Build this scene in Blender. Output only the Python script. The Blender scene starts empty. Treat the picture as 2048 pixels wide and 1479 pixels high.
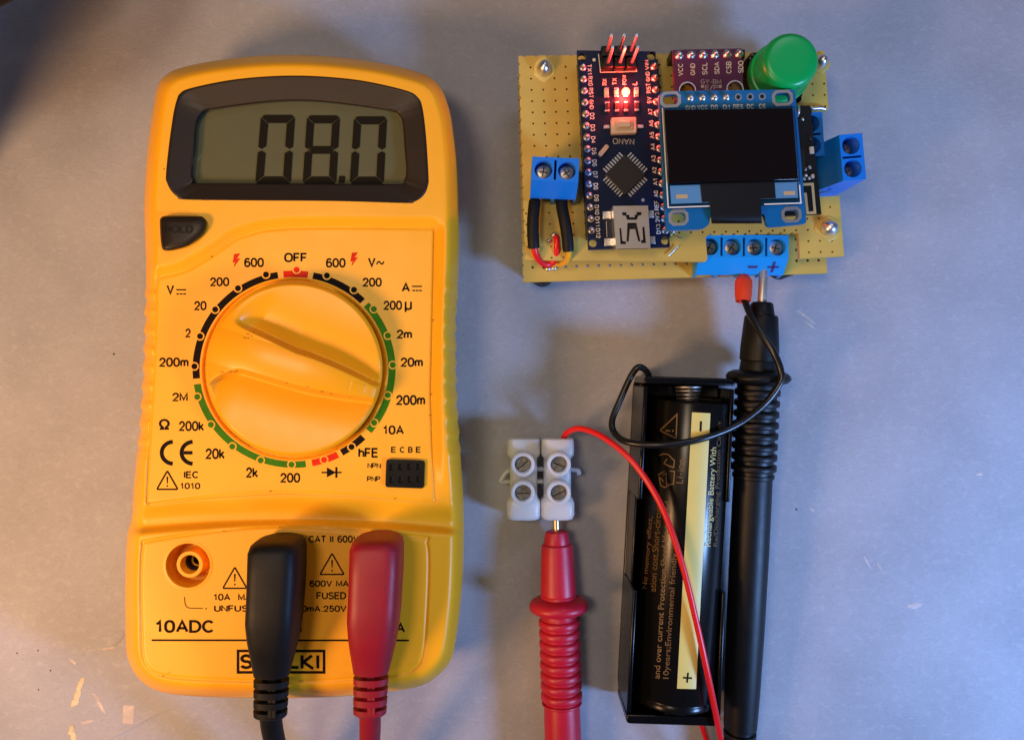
import bpy, math, random
import numpy as np
from mathutils import Vector
random.seed(7); np.random.seed(7)
sc = bpy.context.scene
COL = sc.collection
S = 0.01                       # everything below is written in centimetres, the scene is in metres
D = 20.3                       # camera height over the table
F = 1607.0                     # focal length in photo pixels (photo is 2048 x 1479)

# ------------------------------------------------------------------ camera
cam = bpy.data.cameras.new('camera'); camo = bpy.data.objects.new('camera', cam); COL.objects.link(camo)
camo.location = (0, 0, D*S); cam.sensor_width = 36; cam.lens = 36*F/2048
cam.clip_start = 0.005; cam.clip_end = 20
sc.camera = camo
# ------------------------------------------------------------------ world and lamps
w = bpy.data.worlds.new('World'); sc.world = w; w.use_nodes = True
bg = w.node_tree.nodes['Background']; bg.inputs[0].default_value = (0.86, 0.84, 1.0, 1); bg.inputs[1].default_value = 0.05
def area(name, loc, target, size, power, color, size_y=None):
    l = bpy.data.lights.new(name, 'AREA'); l.energy = power; l.color = color
    l.shape = 'DISK' if size_y is None else 'RECTANGLE'; l.size = size*S
    if size_y: l.size_y = size_y*S
    o = bpy.data.objects.new(name, l); COL.objects.link(o); o.location = Vector(loc)*S
    o.rotation_euler = (Vector(target)-Vector(loc)).to_track_quat('-Z', 'Y').to_euler()
    return o
def spot(name, loc, target, radius, power, color, angle, blend):
    l = bpy.data.lights.new(name, 'SPOT'); l.energy = power; l.color = color; l.spot_size = math.radians(angle); l.spot_blend = blend; l.shadow_soft_size = radius*S
    o = bpy.data.objects.new(name, l); COL.objects.link(o); o.location = Vector(loc)*S
    o.rotation_euler = (Vector(target)-Vector(loc)).to_track_quat('-Z', 'Y').to_euler()
spot('warm_desk_lamp', (-25, -13, 23), (-10.5, -1.5, 0), 4.6, 4.6, (1.0, 0.54, 0.25), 70, 1.0)
area('ceiling_lamp', (-14, 5, 48), (-6, 2, 0), 12, 0.66, (1.0, 0.76, 0.54))
area('cool_window_light', (25, -12.5, 17.5), (6, 1, 0), 6, 1.10, (0.25, 0.47, 1.0))
area('far_room_light', (12, 36, 38), (4, 4, 0), 20, 0.30, (0.80, 0.80, 1.0))
sc.view_settings.view_transform = 'Standard'; sc.view_settings.look = 'None'
sc.view_settings.exposure = 0.0; sc.view_settings.gamma = 1.0
sc.view_settings.use_curve_mapping = False

# ------------------------------------------------------------------ helpers
def Wp(px, py, z):
    """photo pixel seen at height z -> table position in cm"""
    k = (D-z)/F
    return ((px-1024)*k, -(py-739.5)*k, z)
def lin(c):
    c = c/255.0
    return c/12.92 if c <= 0.04045 else ((c+0.055)/1.055)**2.4
def rgb(r, g, b): return (lin(r), lin(g), lin(b), 1)
MATS = {}
def mat(name, col, rough=0.5, metal=0.0, bump=0.0, bscale=60.0, var=0.0, vscale=25.0, spec=0.5, coat=0.0, sss=0.0, trans=0.0, emit=None, estr=0.0, dirt=None, dirt_amt=0.0):
    m = bpy.data.materials.new(name); m.use_nodes = True; nt = m.node_tree; N = nt.nodes; L = nt.links
    b = N['Principled BSDF']; b.inputs['Base Color'].default_value = col; b.inputs['Roughness'].default_value = rough
    b.inputs['Metallic'].default_value = metal; b.inputs['Specular IOR Level'].default_value = spec
    b.inputs['Coat Weight'].default_value = coat; b.inputs['Coat Roughness'].default_value = 0.08
    if sss:
        b.inputs['Subsurface Weight'].default_value = sss; b.inputs['Subsurface Radius'].default_value = (1, .8, .6)
        b.inputs['Subsurface Scale'].default_value = 0.004
    if trans: b.inputs['Transmission Weight'].default_value = trans
    if emit:
        b.inputs['Emission Color'].default_value = emit; b.inputs['Emission Strength'].default_value = estr
    tc = N.new('ShaderNodeTexCoord')
    if var or dirt:
        n = N.new('ShaderNodeTexNoise'); n.inputs['Scale'].default_value = vscale/S/10; n.inputs['Detail'].default_value = 6
        L.new(tc.outputs['Object'], n.inputs['Vector'])
        mx = N.new('ShaderNodeMix'); mx.data_type = 'RGBA'
        ramp = N.new('ShaderNodeMapRange'); ramp.inputs[1].default_value = 0.35; ramp.inputs[2].default_value = 0.7
        L.new(n.outputs['Fac'], ramp.inputs[0])
        L.new(ramp.outputs[0], mx.inputs['Factor'])
        mx.inputs['A'].default_value = col
        mx.inputs['B'].default_value = tuple(max(0, c*(1-var)) for c in col[:3])+(1,)
        out = mx.outputs['Result']
        if dirt:
            n2 = N.new('ShaderNodeTexNoise'); n2.inputs['Scale'].default_value = 1100; n2.inputs['Detail'].default_value = 8
            L.new(tc.outputs['Object'], n2.inputs['Vector'])
            r2 = N.new('ShaderNodeMapRange'); r2.inputs[1].default_value = 0.72; r2.inputs[2].default_value = 0.80; r2.inputs[4].default_value = dirt_amt
            L.new(n2.outputs['Fac'], r2.inputs[0])
            m2 = N.new('ShaderNodeMix'); m2.data_type = 'RGBA'; L.new(r2.outputs[0], m2.inputs['Factor'])
            L.new(out, m2.inputs['A']); m2.inputs['B'].default_value = dirt; out = m2.outputs['Result']
        L.new(out, b.inputs['Base Color'])
        rr = N.new('ShaderNodeMapRange'); rr.inputs[3].default_value = rough*0.85; rr.inputs[4].default_value = min(1, rough*1.2)
        L.new(n.outputs['Fac'], rr.inputs[0]); L.new(rr.outputs[0], b.inputs['Roughness'])
    if bump:
        n = N.new('ShaderNodeTexNoise'); n.inputs['Scale'].default_value = bscale/S/10; n.inputs['Detail'].default_value = 4
        L.new(tc.outputs['Object'], n.inputs['Vector'])
        bp = N.new('ShaderNodeBump'); bp.inputs['Strength'].default_value = bump; bp.inputs['Distance'].default_value = 0.0002
        L.new(n.outputs['Fac'], bp.inputs['Height']); L.new(bp.outputs[0], b.inputs['Normal'])
    MATS[name] = m
    return m

BASE = {}
def empty(name, label, cat, px, py, z=0.0, group=None):
    o = bpy.data.objects.new(name, None); COL.objects.link(o); o.empty_display_size = 0.01
    p = Wp(px, py, z); o.location = Vector(p)*S; BASE[o] = Vector(p)
    o['label'] = label; o['category'] = cat
    if group: o['group'] = group
    return o
def tag(o, label, cat, group=None):
    o['label'] = label; o['category'] = cat
    if group: o['group'] = group
def root_base(parent): return BASE.get(parent, Vector((0, 0, 0)))
class MB:
    def __init__(s): s.v = []; s.f = []
    def add(s, vs, fs):
        o = len(s.v); s.v += [tuple(p) for p in vs]; s.f += [tuple(i+o for i in f) for f in fs]
        return s
    def prism(s, pts, z0, z1):
        n = len(pts)
        a = sum(pts[i][0]*pts[(i+1) % n][1]-pts[(i+1) % n][0]*pts[i][1] for i in range(n))
        if a < 0: pts = pts[::-1]
        vs = [(p[0], p[1], z0) for p in pts]+[(p[0], p[1], z1) for p in pts]
        fs = [tuple(range(n-1, -1, -1)), tuple(range(n, 2*n))]+[(i, (i+1) % n, n+(i+1) % n, n+i) for i in range(n)]
        return s.add(vs, fs)
    def prism_px(s, pts, z0, z1): return s.prism([Wp(x, y, z1)[:2] for x, y in pts], z0, z1)
    def box_px(s, cx, cy, w_, h_, rot, z0, z1): return s.prism_px(rect(cx, cy, w_, h_, rot), z0, z1)
    def dome(s, pts, steps):
        """pts: outline in px; steps: (scale about centroid, z)"""
        n = len(pts); cx = sum(p[0] for p in pts)/n; cy = sum(p[1] for p in pts)/n
        vs = []
        for k, z in steps: vs += [Wp(cx+(x-cx)*k, cy+(y-cy)*k, z) for x, y in pts]
        m = len(steps)
        fs = [(j*n+i, j*n+(i+1) % n, (j+1)*n+(i+1) % n, (j+1)*n+i) for j in range(m-1) for i in range(n)]
        fs.append(tuple((m-1)*n+i for i in range(n)))
        return s.add(vs, fs)
    def rings(s, rings, closed=True, cap0=True, cap1=True):
        n = len(rings[0]); m = len(rings); vs = [p for r in rings for p in r]
        fs = [(j*n+i, j*n+(i+1) % n, (j+1)*n+(i+1) % n, (j+1)*n+i) for j in range(m-1) for i in range(n if closed else n-1)]
        if cap0: fs.append(tuple(range(n-1, -1, -1)))
        if cap1: fs.append(tuple((m-1)*n+i for i in range(n)))
        return s.add(vs, fs)
    def lathe(s, a, b, prof, n=28, flat=None):
        """prof: (t in cm along a->b, radius)"""
        a = Vector(a); d = (Vector(b)-a).normalized(); u = Vector((0, 0, 1))
        if abs(d.z) > .95: u = Vector((0, 1, 0))
        e1 = d.cross(u).normalized(); e2 = e1.cross(d).normalized()
        return s.rings([[tuple(a+d*t+e1*(r*math.cos(2*math.pi*i/n))+e2*(r*math.sin(2*math.pi*i/n))) for i in range(n)] for t, r in prof])
    def tube(s, pts, r, n=12, sub=8):
        P = spline([Vector(p) for p in pts], sub)
        rs = []; e1 = None
        for i, p in enumerate(P):
            d = (P[min(i+1, len(P)-1)]-P[max(i-1, 0)]).normalized()
            if e1 is None:
                e1 = d.cross(Vector((0, 0, 1)))
                if e1.length < .1: e1 = d.cross(Vector((0, 1, 0)))
            e1 = (e1-d*e1.dot(d)).normalized(); e2 = d.cross(e1)
            rr = r(i/(len(P)-1)) if callable(r) else r
            rs.append([tuple(p+e1*(rr*math.cos(2*math.pi*k/n))+e2*(rr*math.sin(2*math.pi*k/n))) for k in range(n)])
        return s.rings(rs)
    def blob(s, px, py, z, rx, ry, rz, n=16, m=8, jit=0.0):
        c = Wp(px, py, z); k = (D-z)/F; rs = []
        ph = random.random()*6
        for j in range(m):
            a = (j/(m-1))*math.pi/2*0.999
            r = math.cos(a); hh = math.sin(a)
            rs.append([(c[0]+rx*k*r*math.cos(t)*(1+jit*math.sin(3*t+ph)), c[1]+ry*k*r*math.sin(t)*(1+jit*math.cos(2*t+ph)), z+rz*hh) for t in [2*math.pi*i/n for i in range(n)]])
        return s.rings(rs, cap0=False)
    def build(s, name, m, parent=None, smooth=None, bevel=0.0, seg=2):
        me = bpy.data.meshes.new(name); b = root_base(parent)
        me.from_pydata([((x-b.x)*S, (y-b.y)*S, (z-b.z)*S) for x, y, z in s.v], [], s.f)
        me.update(); me.materials.append(m)
        if smooth is not None:
            me.polygons.foreach_set('use_smooth', [True]*len(me.polygons))
            me.set_sharp_from_angle(angle=math.radians(smooth))
        o = bpy.data.objects.new(name, me); COL.objects.link(o)
        if parent: o.parent = parent; BASE[o] = b
        if bevel:
            md = o.modifiers.new('bevel', 'BEVEL'); md.width = bevel*S; md.segments = seg; md.limit_method = 'ANGLE'; md.angle_limit = math.radians(35)
            me.polygons.foreach_set('use_smooth', [True]*len(me.polygons)); me.set_sharp_from_angle(angle=math.radians(50))
        return o
def spline(P, sub, closed=False):
    out = []; n = len(P); rng = n if closed else n-1
    for i in range(rng):
        g = (lambda k: P[k % n]) if closed else (lambda k: P[max(0, min(n-1, k))])
        p0, p1, p2, p3 = g(i-1), g(i), g(i+1), g(i+2)
        for j in range(sub):
            t = j/sub
            out.append(0.5*((2*p1)+(p2-p0)*t+(2*p0-5*p1+4*p2-p3)*t*t+(3*p1-p0-3*p2+p3)*t**3))
    if not closed: out.append(P[-1])
    return out
def spl2(pts, sub=6): return [(v.x, v.y) for v in spline([Vector((x, y, 0)) for x, y in pts], sub, True)]
def rect(cx, cy, w_, h_, rot=0.0):
    a = math.radians(rot); c, s_ = math.cos(a), math.sin(a)
    return [(cx+x*c+y*s_, cy-x*s_+y*c) for x, y in ((-w_/2, -h_/2), (w_/2, -h_/2), (w_/2, h_/2), (-w_/2, h_/2))]
def rounded(pts, r, n=5):
    """round the corners of a px polygon"""
    out = []; m = len(pts)
    for i in range(m):
        p = Vector(pts[i]); a = Vector(pts[i-1])-p; b = Vector(pts[(i+1) % m])-p
        rr = min(r[i] if isinstance(r, (list, tuple)) else r, a.length/2.01, b.length/2.01)
        if rr <= 0: out.append(tuple(p)); continue
        A = p+a.normalized()*rr; B = p+b.normalized()*rr
        for k in range(n+1):
            t = k/n; q = A*(1-t)**2+p*(2*t*(1-t))+B*t*t; out.append((q.x, q.y))
    return out
def circ(cx, cy, r, n=20, ry=None, rot=0): 
    return [(cx+r*math.cos(2*math.pi*i/n+rot), cy+(ry or r)*math.sin(2*math.pi*i/n+rot)) for i in range(n)]
def plate_geo(outer, holes, z0, z1):
    """outer / holes in world xy (cm): solid plate with real through holes"""
    c = bpy.data.curves.new('p', 'CURVE'); c.dimensions = '2D'; c.fill_mode = 'BOTH'; c.extrude = (z1-z0)/2
    for pl in [outer]+holes:
        sp = c.splines.new('POLY'); sp.points.add(len(pl)-1); sp.use_cyclic_u = True
        sp.points.foreach_set('co', [q for p in pl for q in (p[0], p[1], 0, 1)])
    o = bpy.data.objects.new('p', c); me = bpy.data.meshes.new_from_object(o)
    vs = [(v.co.x, v.co.y, v.co.z+(z0+z1)/2) for v in me.vertices]; fs = [tuple(p.vertices) for p in me.polygons]
    bpy.data.objects.remove(o); bpy.data.curves.remove(c); bpy.data.meshes.remove(me)
    return vs, fs
def plate_px(outer, holes, z0, z1):
    return plate_geo([Wp(x, y, z1)[:2] for x, y in outer], [[Wp(x, y, z1)[:2] for x, y in h] for h in holes], z0, z1)
TC = bpy.data.curves.new('txt', 'FONT'); TO = bpy.data.objects.new('txt', TC)
def text_geo(body, bold=0.0, spacing=1.0, res=3):
    TC.body = body; TC.offset = bold; TC.space_character = spacing; TC.resolution_u = res
    me = bpy.data.meshes.new_from_object(TO)
    vs = [(v.co.x, v.co.y) for v in me.vertices]; fs = [tuple(p.vertices) for p in me.polygons]
    bpy.data.meshes.remove(me); return vs, fs
# a plain grotesque alphabet drawn as strokes: glyph -> (advance width, [(points, closed)])
def EA(cx, cy, rx, ry, a0, a1, n=10):
    return [(cx+rx*math.cos(math.radians(a0+(a1-a0)*i/n)), cy+ry*math.sin(math.radians(a0+(a1-a0)*i/n))) for i in range(n+1)]
def OV(x0, x1, y0, y1, n=24):
    cx, cy, rx, ry = (x0+x1)/2, (y0+y1)/2, (x1-x0)/2, (y1-y0)/2; o = []
    for i in range(n):
        c, s_ = math.cos(2*math.pi*i/n), math.sin(2*math.pi*i/n)
        o.append((cx+rx*math.copysign(abs(c)**.82, c), cy+ry*math.copysign(abs(s_)**.82, s_)))
    return o
GL = {
 '0': (.54, [(OV(0, .54, 0, 1), 1)]), '1': (.40, [([(.02, .76), (.16, .80), (.26, 1.0), (.26, 0)], 0)]),
 '2': (.53, [([(.02, .68)]+EA(.27, .70, .25, .30, 172, -28)+[(.02, .0), (.53, .0)], 0)]),
 '3': (.53, [(EA(.26, .75, .23, .25, 165, -80)+EA(.26, .26, .26, .26, 88, -165), 0)]),
 '4': (.56, [([(.42, 0), (.42, 1), (.0, .27), (.56, .27)], 0)]),
 '5': (.53, [([(.48, 1), (.10, 1), (.04, .50)]+EA(.27, .32, .26, .32, 125, -160), 0)]),
 '6': (.53, [(EA(.29, .64, .27, .36, 38, 180, 12)+[(.02, .30)], 0), (OV(.02, .53, 0, .60), 1)]),
 '7': (.52, [([(0, 1), (.52, 1), (.30, .5), (.18, 0)], 0)]),
 '8': (.53, [(OV(.03, .50, .52, 1), 1), (OV(0, .53, 0, .54), 1)]),
 '9': (.53, [(EA(.24, .36, .27, .36, 218, 360, 12)+[(.51, .70)], 0), (OV(0, .51, .40, 1), 1)]),
 'A': (.66, [([(0, 0), (.33, 1), (.66, 0)], 0), ([(.11, .33), (.55, .33)], 0)]),
 'B': (.58, [([(.0, .52), (.34, .52)]+EA(.34, .76, .20, .24, -85, 90)+[(0, 1), (0, 0), (.36, 0)]+EA(.36, .26, .22, .26, -85, 90), 0)]),
 'C': (.66, [(EA(.34, .5, .34, .5, 42, 318, 18), 0)]),
 'D': (.62, [([(0, 0), (0, 1), (.26, 1)]+EA(.26, .5, .36, .5, 80, -80, 12)+[(.26, 0)], 1)]),
 'E': (.54, [([(.54, 1), (0, 1), (0, 0), (.55, 0)], 0), ([(0, .53), (.50, .53)], 0)]),
 'F': (.50, [([(.50, 1), (0, 1), (0, 0)], 0), ([(0, .50), (.44, .50)], 0)]),
 'G': (.68, [(EA(.34, .5, .34, .5, 42, 320, 18)+[(.66, .18), (.66, .47), (.36, .47)], 0)]),
 'H': (.60, [([(0, 0), (0, 1)], 0), ([(.60, 0), (.60, 1)], 0), ([(0, .52), (.60, .52)], 0)]),
 'I': (.08, [([(.04, 0), (.04, 1)], 0)]), 'K': (.60, [([(0, 0), (0, 1)], 0), ([(.56, 1), (.0, .38)], 0), ([(.20, .58), (.60, 0)], 0)]),
 'L': (.48, [([(0, 1), (0, 0), (.48, 0)], 0)]), 'M': (.70, [([(0, 0), (0, 1), (.35, .12), (.70, 1), (.70, 0)], 0)]),
 'N': (.60, [([(0, 0), (0, 1), (.60, 0), (.60, 1)], 0)]), 'O': (.70, [(OV(0, .70, 0, 1), 1)]),
 'P': (.56, [([(0, 0), (0, 1), (.34, 1)]+EA(.34, .73, .22, .27, 85, -90)+[(0, .46)], 0)]),
 'R': (.60, [([(0, 0), (0, 1), (.36, 1)]+EA(.36, .75, .21, .25, 85, -90)+[(0, .50)], 0), ([(.34, .50), (.58, 0)], 0)]),
 'S': (.60, [(EA(.30, .75, .26, .25, 20, 260, 12)+EA(.30, .25, .29, .26, 80, -160, 12), 0)]),
 'T': (.58, [([(0, 1), (.58, 1)], 0), ([(.29, 1), (.29, 0)], 0)]), 'U': (.60, [([(0, 1)]+EA(.30, .30, .30, .30, 180, 360)+[(.60, 1)], 0)]),
 'V': (.64, [([(0, 1), (.32, 0), (.64, 1)], 0)]), 'X': (.62, [([(0, 1), (.62, 0)], 0), ([(.62, 1), (0, 0)], 0)]),
 'Y': (.62, [([(0, 1), (.31, .45), (.62, 1)], 0), ([(.31, .45), (.31, 0)], 0)]), 'W': (.86, [([(0, 1), (.21, 0), (.43, .95), (.65, 0), (.86, 1)], 0)]),
 'm': (.70, [([(0, 0), (0, .70)], 0), (([(0, .45)]+EA(.18, .50, .17, .20, 150, 0)+[(.35, 0)]), 0), (([(.35, .45)]+EA(.53, .50, .17, .20, 150, 0)+[(.70, 0)]), 0)]),
 'k': (.46, [([(0, 0), (0, 1)], 0), ([(.42, .70), (0, .28)], 0), ([(.15, .42), (.46, 0)], 0)]),
 'h': (.44, [([(0, 0), (0, 1)], 0), (([(0, .42)]+EA(.22, .48, .22, .22, 150, 0)+[(.44, 0)]), 0)]),
 'µ': (.46, [([(0, .70), (0, -.25)], 0), (([(0, .30)]+EA(.22, .22, .22, .22, 180, 350)), 0), ([(.44, .70), (.44, .0)], 0)]),
 'i': (.08, [([(.04, 0), (.04, .70)], 0), ([(.04, .86), (.04, 1.0)], 0)]), 'o': (.50, [(OV(0, .50, 0, .72), 1)]),
 'n': (.44, [([(0, 0), (0, .70)], 0), (([(0, .42)]+EA(.22, .48, .22, .22, 150, 0)+[(.44, 0)]), 0)]),
 '-': (.34, [([(.02, .40), (.32, .40)], 0)]), '.': (.10, [([(.05, -.04), (.05, .10)], 0)]), '/': (.36, [([(0, -.05), (.36, 1.05)], 0)]), ' ': (.26, []),
 '~': (.60, [([(0, .34), (.10, .52), (.22, .54), (.38, .38), (.50, .38), (.60, .56)], 0)]), '+': (.56, [([(0, .45), (.56, .45)], 0), ([(.28, .17), (.28, .73)], 0)]),
 'Ω': (.72, [([(.0, 0), (.25, 0), (.25, .09)]+EA(.36, .58, .34, .42, 237, -57, 20)+[(.47, .09), (.47, 0), (.72, 0)], 0)]),
}
def stroke_text(body, lw=.13, gap=.22):
    """polylines laid side by side -> flat quads in glyph units"""
    x = 0; vs = []; fs = []
    for ch in body:
        adv, sts = GL[ch]
        for pts, closed in sts:
            pts = [Vector((p[0]+x, p[1]*(1-lw)+lw/2)) for p in pts]; n = len(pts); o = len(vs); L_ = []; R_ = []
            for i in range(n):
                p = pts[i]; a = pts[i-1] if (closed or i) else None; b = pts[(i+1) % n] if (closed or i < n-1) else None
                d1 = (p-a).normalized() if a is not None else None; d2 = (b-p).normalized() if b is not None else None
                d1 = d1 or d2; d2 = d2 or d1
                n1 = Vector((-d1.y, d1.x)); n2 = Vector((-d2.y, d2.x)); nn = n1+n2
                if nn.length < .2: nn = n1
                nn.normalize(); k = 1/max(.55, nn.dot(n1))
                ext = Vector((0, 0))
                if not closed and i == 0: ext = -d2*lw*.0
                L_.append(p+nn*k*lw/2+ext); R_.append(p-nn*k*lw/2+ext)
            vs += [(q.x, q.y) for q in L_]+[(q.x, q.y) for q in R_]
            fs += [(o+n+i, o+n+(i+1) % n, o+(i+1) % n, o+i) for i in range(n if closed else n-1)]
        x += adv+gap
    return vs, fs
def text(body, cx, cy, w_, h_, z, m, parent, rot=0.0, bold=0.13, name='lettering', mapf=None, spacing=1.0, mb=None, serif=False, gap=.22):
    if serif: vs, fs = text_geo(body, .004, spacing)
    else: vs, fs = stroke_text(body, bold, gap)
    x0 = min(v[0] for v in vs); x1 = max(v[0] for v in vs); y0 = min(v[1] for v in vs); y1 = max(v[1] for v in vs)
    a = math.radians(rot); c, s_ = math.cos(a), math.sin(a); out = []
    sx = w_/(x1-x0) if w_ else h_/(y1-y0)
    for x, y in vs:
        X = (x-(x0+x1)/2)*sx; Y = (y-(y0+y1)/2)*h_/(y1-y0)
        px = cx+X*c-Y*s_; py = cy-(X*s_+Y*c)
        out.append(mapf(px, py) if mapf else Wp(px, py, z))
    if mb is not None: mb.add(out, fs); return None
    return MB().add(out, fs).build(name, m, parent)
def flat(pts, z, mb=None):
    mb = mb or MB(); return mb.add([Wp(x, y, z) for x, y in pts], [tuple(range(len(pts)))])
def stroke(pts, wd, z, mb, closed=False):
    """flat printed line of width wd px"""
    n = len(pts); L_ = []; R_ = []
    for i in range(n):
        if closed: a, b = Vector(pts[i-1]), Vector(pts[(i+1) % n])
        else: a, b = Vector(pts[max(0, i-1)]), Vector(pts[min(n-1, i+1)])
        p = Vector(pts[i])
        if closed or 0 < i < n-1:
            d1 = (p-a).normalized(); d2 = (b-p).normalized(); n1 = Vector((-d1.y, d1.x)); n2 = Vector((-d2.y, d2.x))
            nn = (n1+n2).normalized(); k = 1/max(.35, nn.dot(n1))
        else:
            d = (b-a).normalized(); nn = Vector((-d.y, d.x)); k = 1
        L_.append(p+nn*k*wd/2); R_.append(p-nn*k*wd/2)
    vs = [Wp(p.x, p.y, z) for p in L_]+[Wp(p.x, p.y, z) for p in R_]
    return mb.add(vs, [(i, (i+1) % n, n+(i+1) % n, n+i) for i in range(n if closed else n-1)])

# ------------------------------------------------------------------ materials
YEL = mat('yellow_plastic', (0.95, 0.445, 0.010, 1), 0.40, spec=.40, bump=0.10, bscale=160, var=0.04, vscale=14, dirt=(0.10, .045, .01, 1), dirt_amt=0.35)
YELD = mat('yellow_dial_plastic', (0.95, 0.41, 0.008, 1), 0.32, spec=.36, bump=0.04, bscale=200, var=0.04, vscale=14, dirt=(0.10, .045, .01, 1), dirt_amt=0.3)
PRK = mat('black_print', rgb(26, 18, 13), 0.6, spec=.08, var=.35, vscale=50)
PRG = mat('green_print', rgb(58, 122, 8), 0.55, spec=.12, var=0.15, vscale=50)
PRR = mat('red_print', rgb(230, 44, 16), 0.55, spec=.12, var=0.2, vscale=60)
BEZ = mat('bezel_plastic', rgb(44, 34, 24), 0.42, spec=.35, bump=0.03, var=0.15)
LCD = mat('lcd', rgb(106, 108, 78), 0.5, spec=.15, var=0.04)
SEG = mat('lcd_segment', rgb(30, 26, 14), 0.6, spec=.1)
HLD = mat('hold_rubber', rgb(34, 26, 18), 0.38, spec=.22, bump=0.05)
BLK = mat('black_plastic', rgb(14, 14, 15), 0.42, spec=.35, bump=0.08, bscale=90, var=0.2)
BLG = mat('black_gloss_plastic', rgb(7, 7, 8), 0.26, spec=.32, bump=0.03, var=0.2)
BRB = mat('black_rubber', rgb(9, 9, 9), 0.55, spec=.28, bump=0.10, bscale=120, var=0.15)
BPR = mat('black_probe_plastic', rgb(8, 8, 9), 0.46, spec=.35, bump=0.12, bscale=150, var=0.15)
RED = mat('red_plug_plastic', rgb(150, 12, 32), 0.5, bump=0.06, bscale=90, var=0.12)
REDP = mat('red_probe_plastic', rgb(188, 16, 46), 0.42, bump=0.06, bscale=90, var=0.12)
RWI = mat('red_insulation', rgb(226, 24, 28), 0.35, bump=0.05)
BWI = mat('black_insulation', rgb(20, 20, 21), 0.30, bump=0.05)
YWI = mat('yellow_insulation', rgb(235, 175, 40), 0.35)
ORG = mat('ferrule_plastic', rgb(238, 66, 22), 0.5, bump=0.06, var=0.08)
STL = mat('steel', (0.66, 0.62, 0.56, 1), 0.46, 1.0, bump=0.15, bscale=120)
SLD = mat('solder', (0.78, 0.77, 0.75, 1), 0.36, 1.0, bump=0.10, bscale=40)
BRS = mat('dull_screw', (0.50, 0.46, 0.38, 1), 0.42, 1.0, bump=0.6, bscale=60)
GLD = mat('tinned_copper', (0.75, 0.55, 0.30, 1), 0.35, 1.0, bump=.1)
USB = mat('usb_shell', (0.80, 0.70, 0.58, 1), 0.36, 1.0, bump=.05)
HOL = mat('dark_hollow', rgb(14, 11, 8), 0.8)
PRF = mat('phenolic_board', rgb(206, 176, 80), 0.5, bump=0.12, bscale=40, var=0.14, vscale=10, dirt=rgb(225, 205, 130), dirt_amt=0.25)
PCB = mat('navy_pcb', rgb(10, 24, 58), 0.34, spec=.3, bump=0.06, bscale=60, var=0.12)
PUR = mat('purple_pcb', rgb(84, 16, 66), 0.32, bump=0.06, var=0.12)
OLB = mat('blue_pcb', rgb(4, 100, 156), 0.32, bump=0.05, var=0.12)
BLP = mat('black_pcb', rgb(16, 15, 14), 0.35, bump=0.08)
SILK = mat('white_silkscreen', rgb(226, 222, 212), 0.6)
SILG = mat('faded_silkscreen', rgb(172, 166, 158), 0.6)
TAN = mat('gold_silkscreen', rgb(190, 160, 110), 0.5)
CER = mat('ceramic', rgb(196, 176, 150), 0.4)
CREM = mat('cream_switch', rgb(210, 190, 165), 0.35)
RESB = mat('resistor_black', rgb(30, 26, 25), 0.4)
GRN = mat('green_cap', rgb(0, 165, 80), 0.32, bump=0.02, var=0.04)
BLU = mat('blue_terminal', rgb(14, 122, 220), 0.34, bump=0.05, var=0.08, vscale=12)
BLU2 = mat('light_blue_terminal', rgb(24, 150, 226), 0.36, bump=0.05, var=0.08, vscale=12)
WHT = mat('milky_nylon', rgb(240, 240, 236), 0.36, trans=.28, sss=1.0, bump=0.06)
CELL = mat('cell_wrap', rgb(14, 13, 12), 0.24, spec=.3, bump=0.02)
CYL = mat('cell_yellow', rgb(226, 208, 116), 0.4, var=0.05)
CTX = mat('cell_gold_print', rgb(104, 76, 40), 0.4)
CTX2 = mat('cell_pale_print', rgb(196, 178, 96), 0.4)
SCRN = mat('oled_black', rgb(19, 12, 12), 0.07)
GLB = mat('frosted_glass_edge', rgb(84, 138, 176), 0.45, var=0.2, vscale=8)
LEDM = mat('red_led', rgb(255, 120, 80), 0.4, emit=(1.0, 0.10, 0.03, 1), estr=22)
FLK = mat('flaked_varnish', rgb(222, 206, 168), 0.6, bump=0.8, bscale=50, var=0.3, vscale=40)
def thin_glass(name, tint, gloss):
    m = bpy.data.materials.new(name); m.use_nodes = True; N = m.node_tree.nodes; L = m.node_tree.links
    N.remove(N['Principled BSDF']); t = N.new('ShaderNodeBsdfTransparent'); t.inputs[0].default_value = tint
    g = N.new('ShaderNodeBsdfGlossy'); g.inputs['Roughness'].default_value = 0.04
    f = N.new('ShaderNodeFresnel'); f.inputs[0].default_value = 1.45; x = N.new('ShaderNodeMixShader')
    mu = N.new('ShaderNodeMath'); mu.operation = 'MULTIPLY'; mu.inputs[1].default_value = gloss
    L.new(f.outputs[0], mu.inputs[0]); L.new(mu.outputs[0], x.inputs[0]); L.new(t.outputs[0], x.inputs[1]); L.new(g.outputs[0], x.inputs[2])
    L.new(x.outputs[0], N['Material Output'].inputs[0]); return m
GLS = thin_glass('clear_lens', (0.90, 0.88, 0.84, 1), 1.0)
OGL = thin_glass('display_glass', (0.80, 0.92, 0.97, 1), 1.0)

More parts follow.
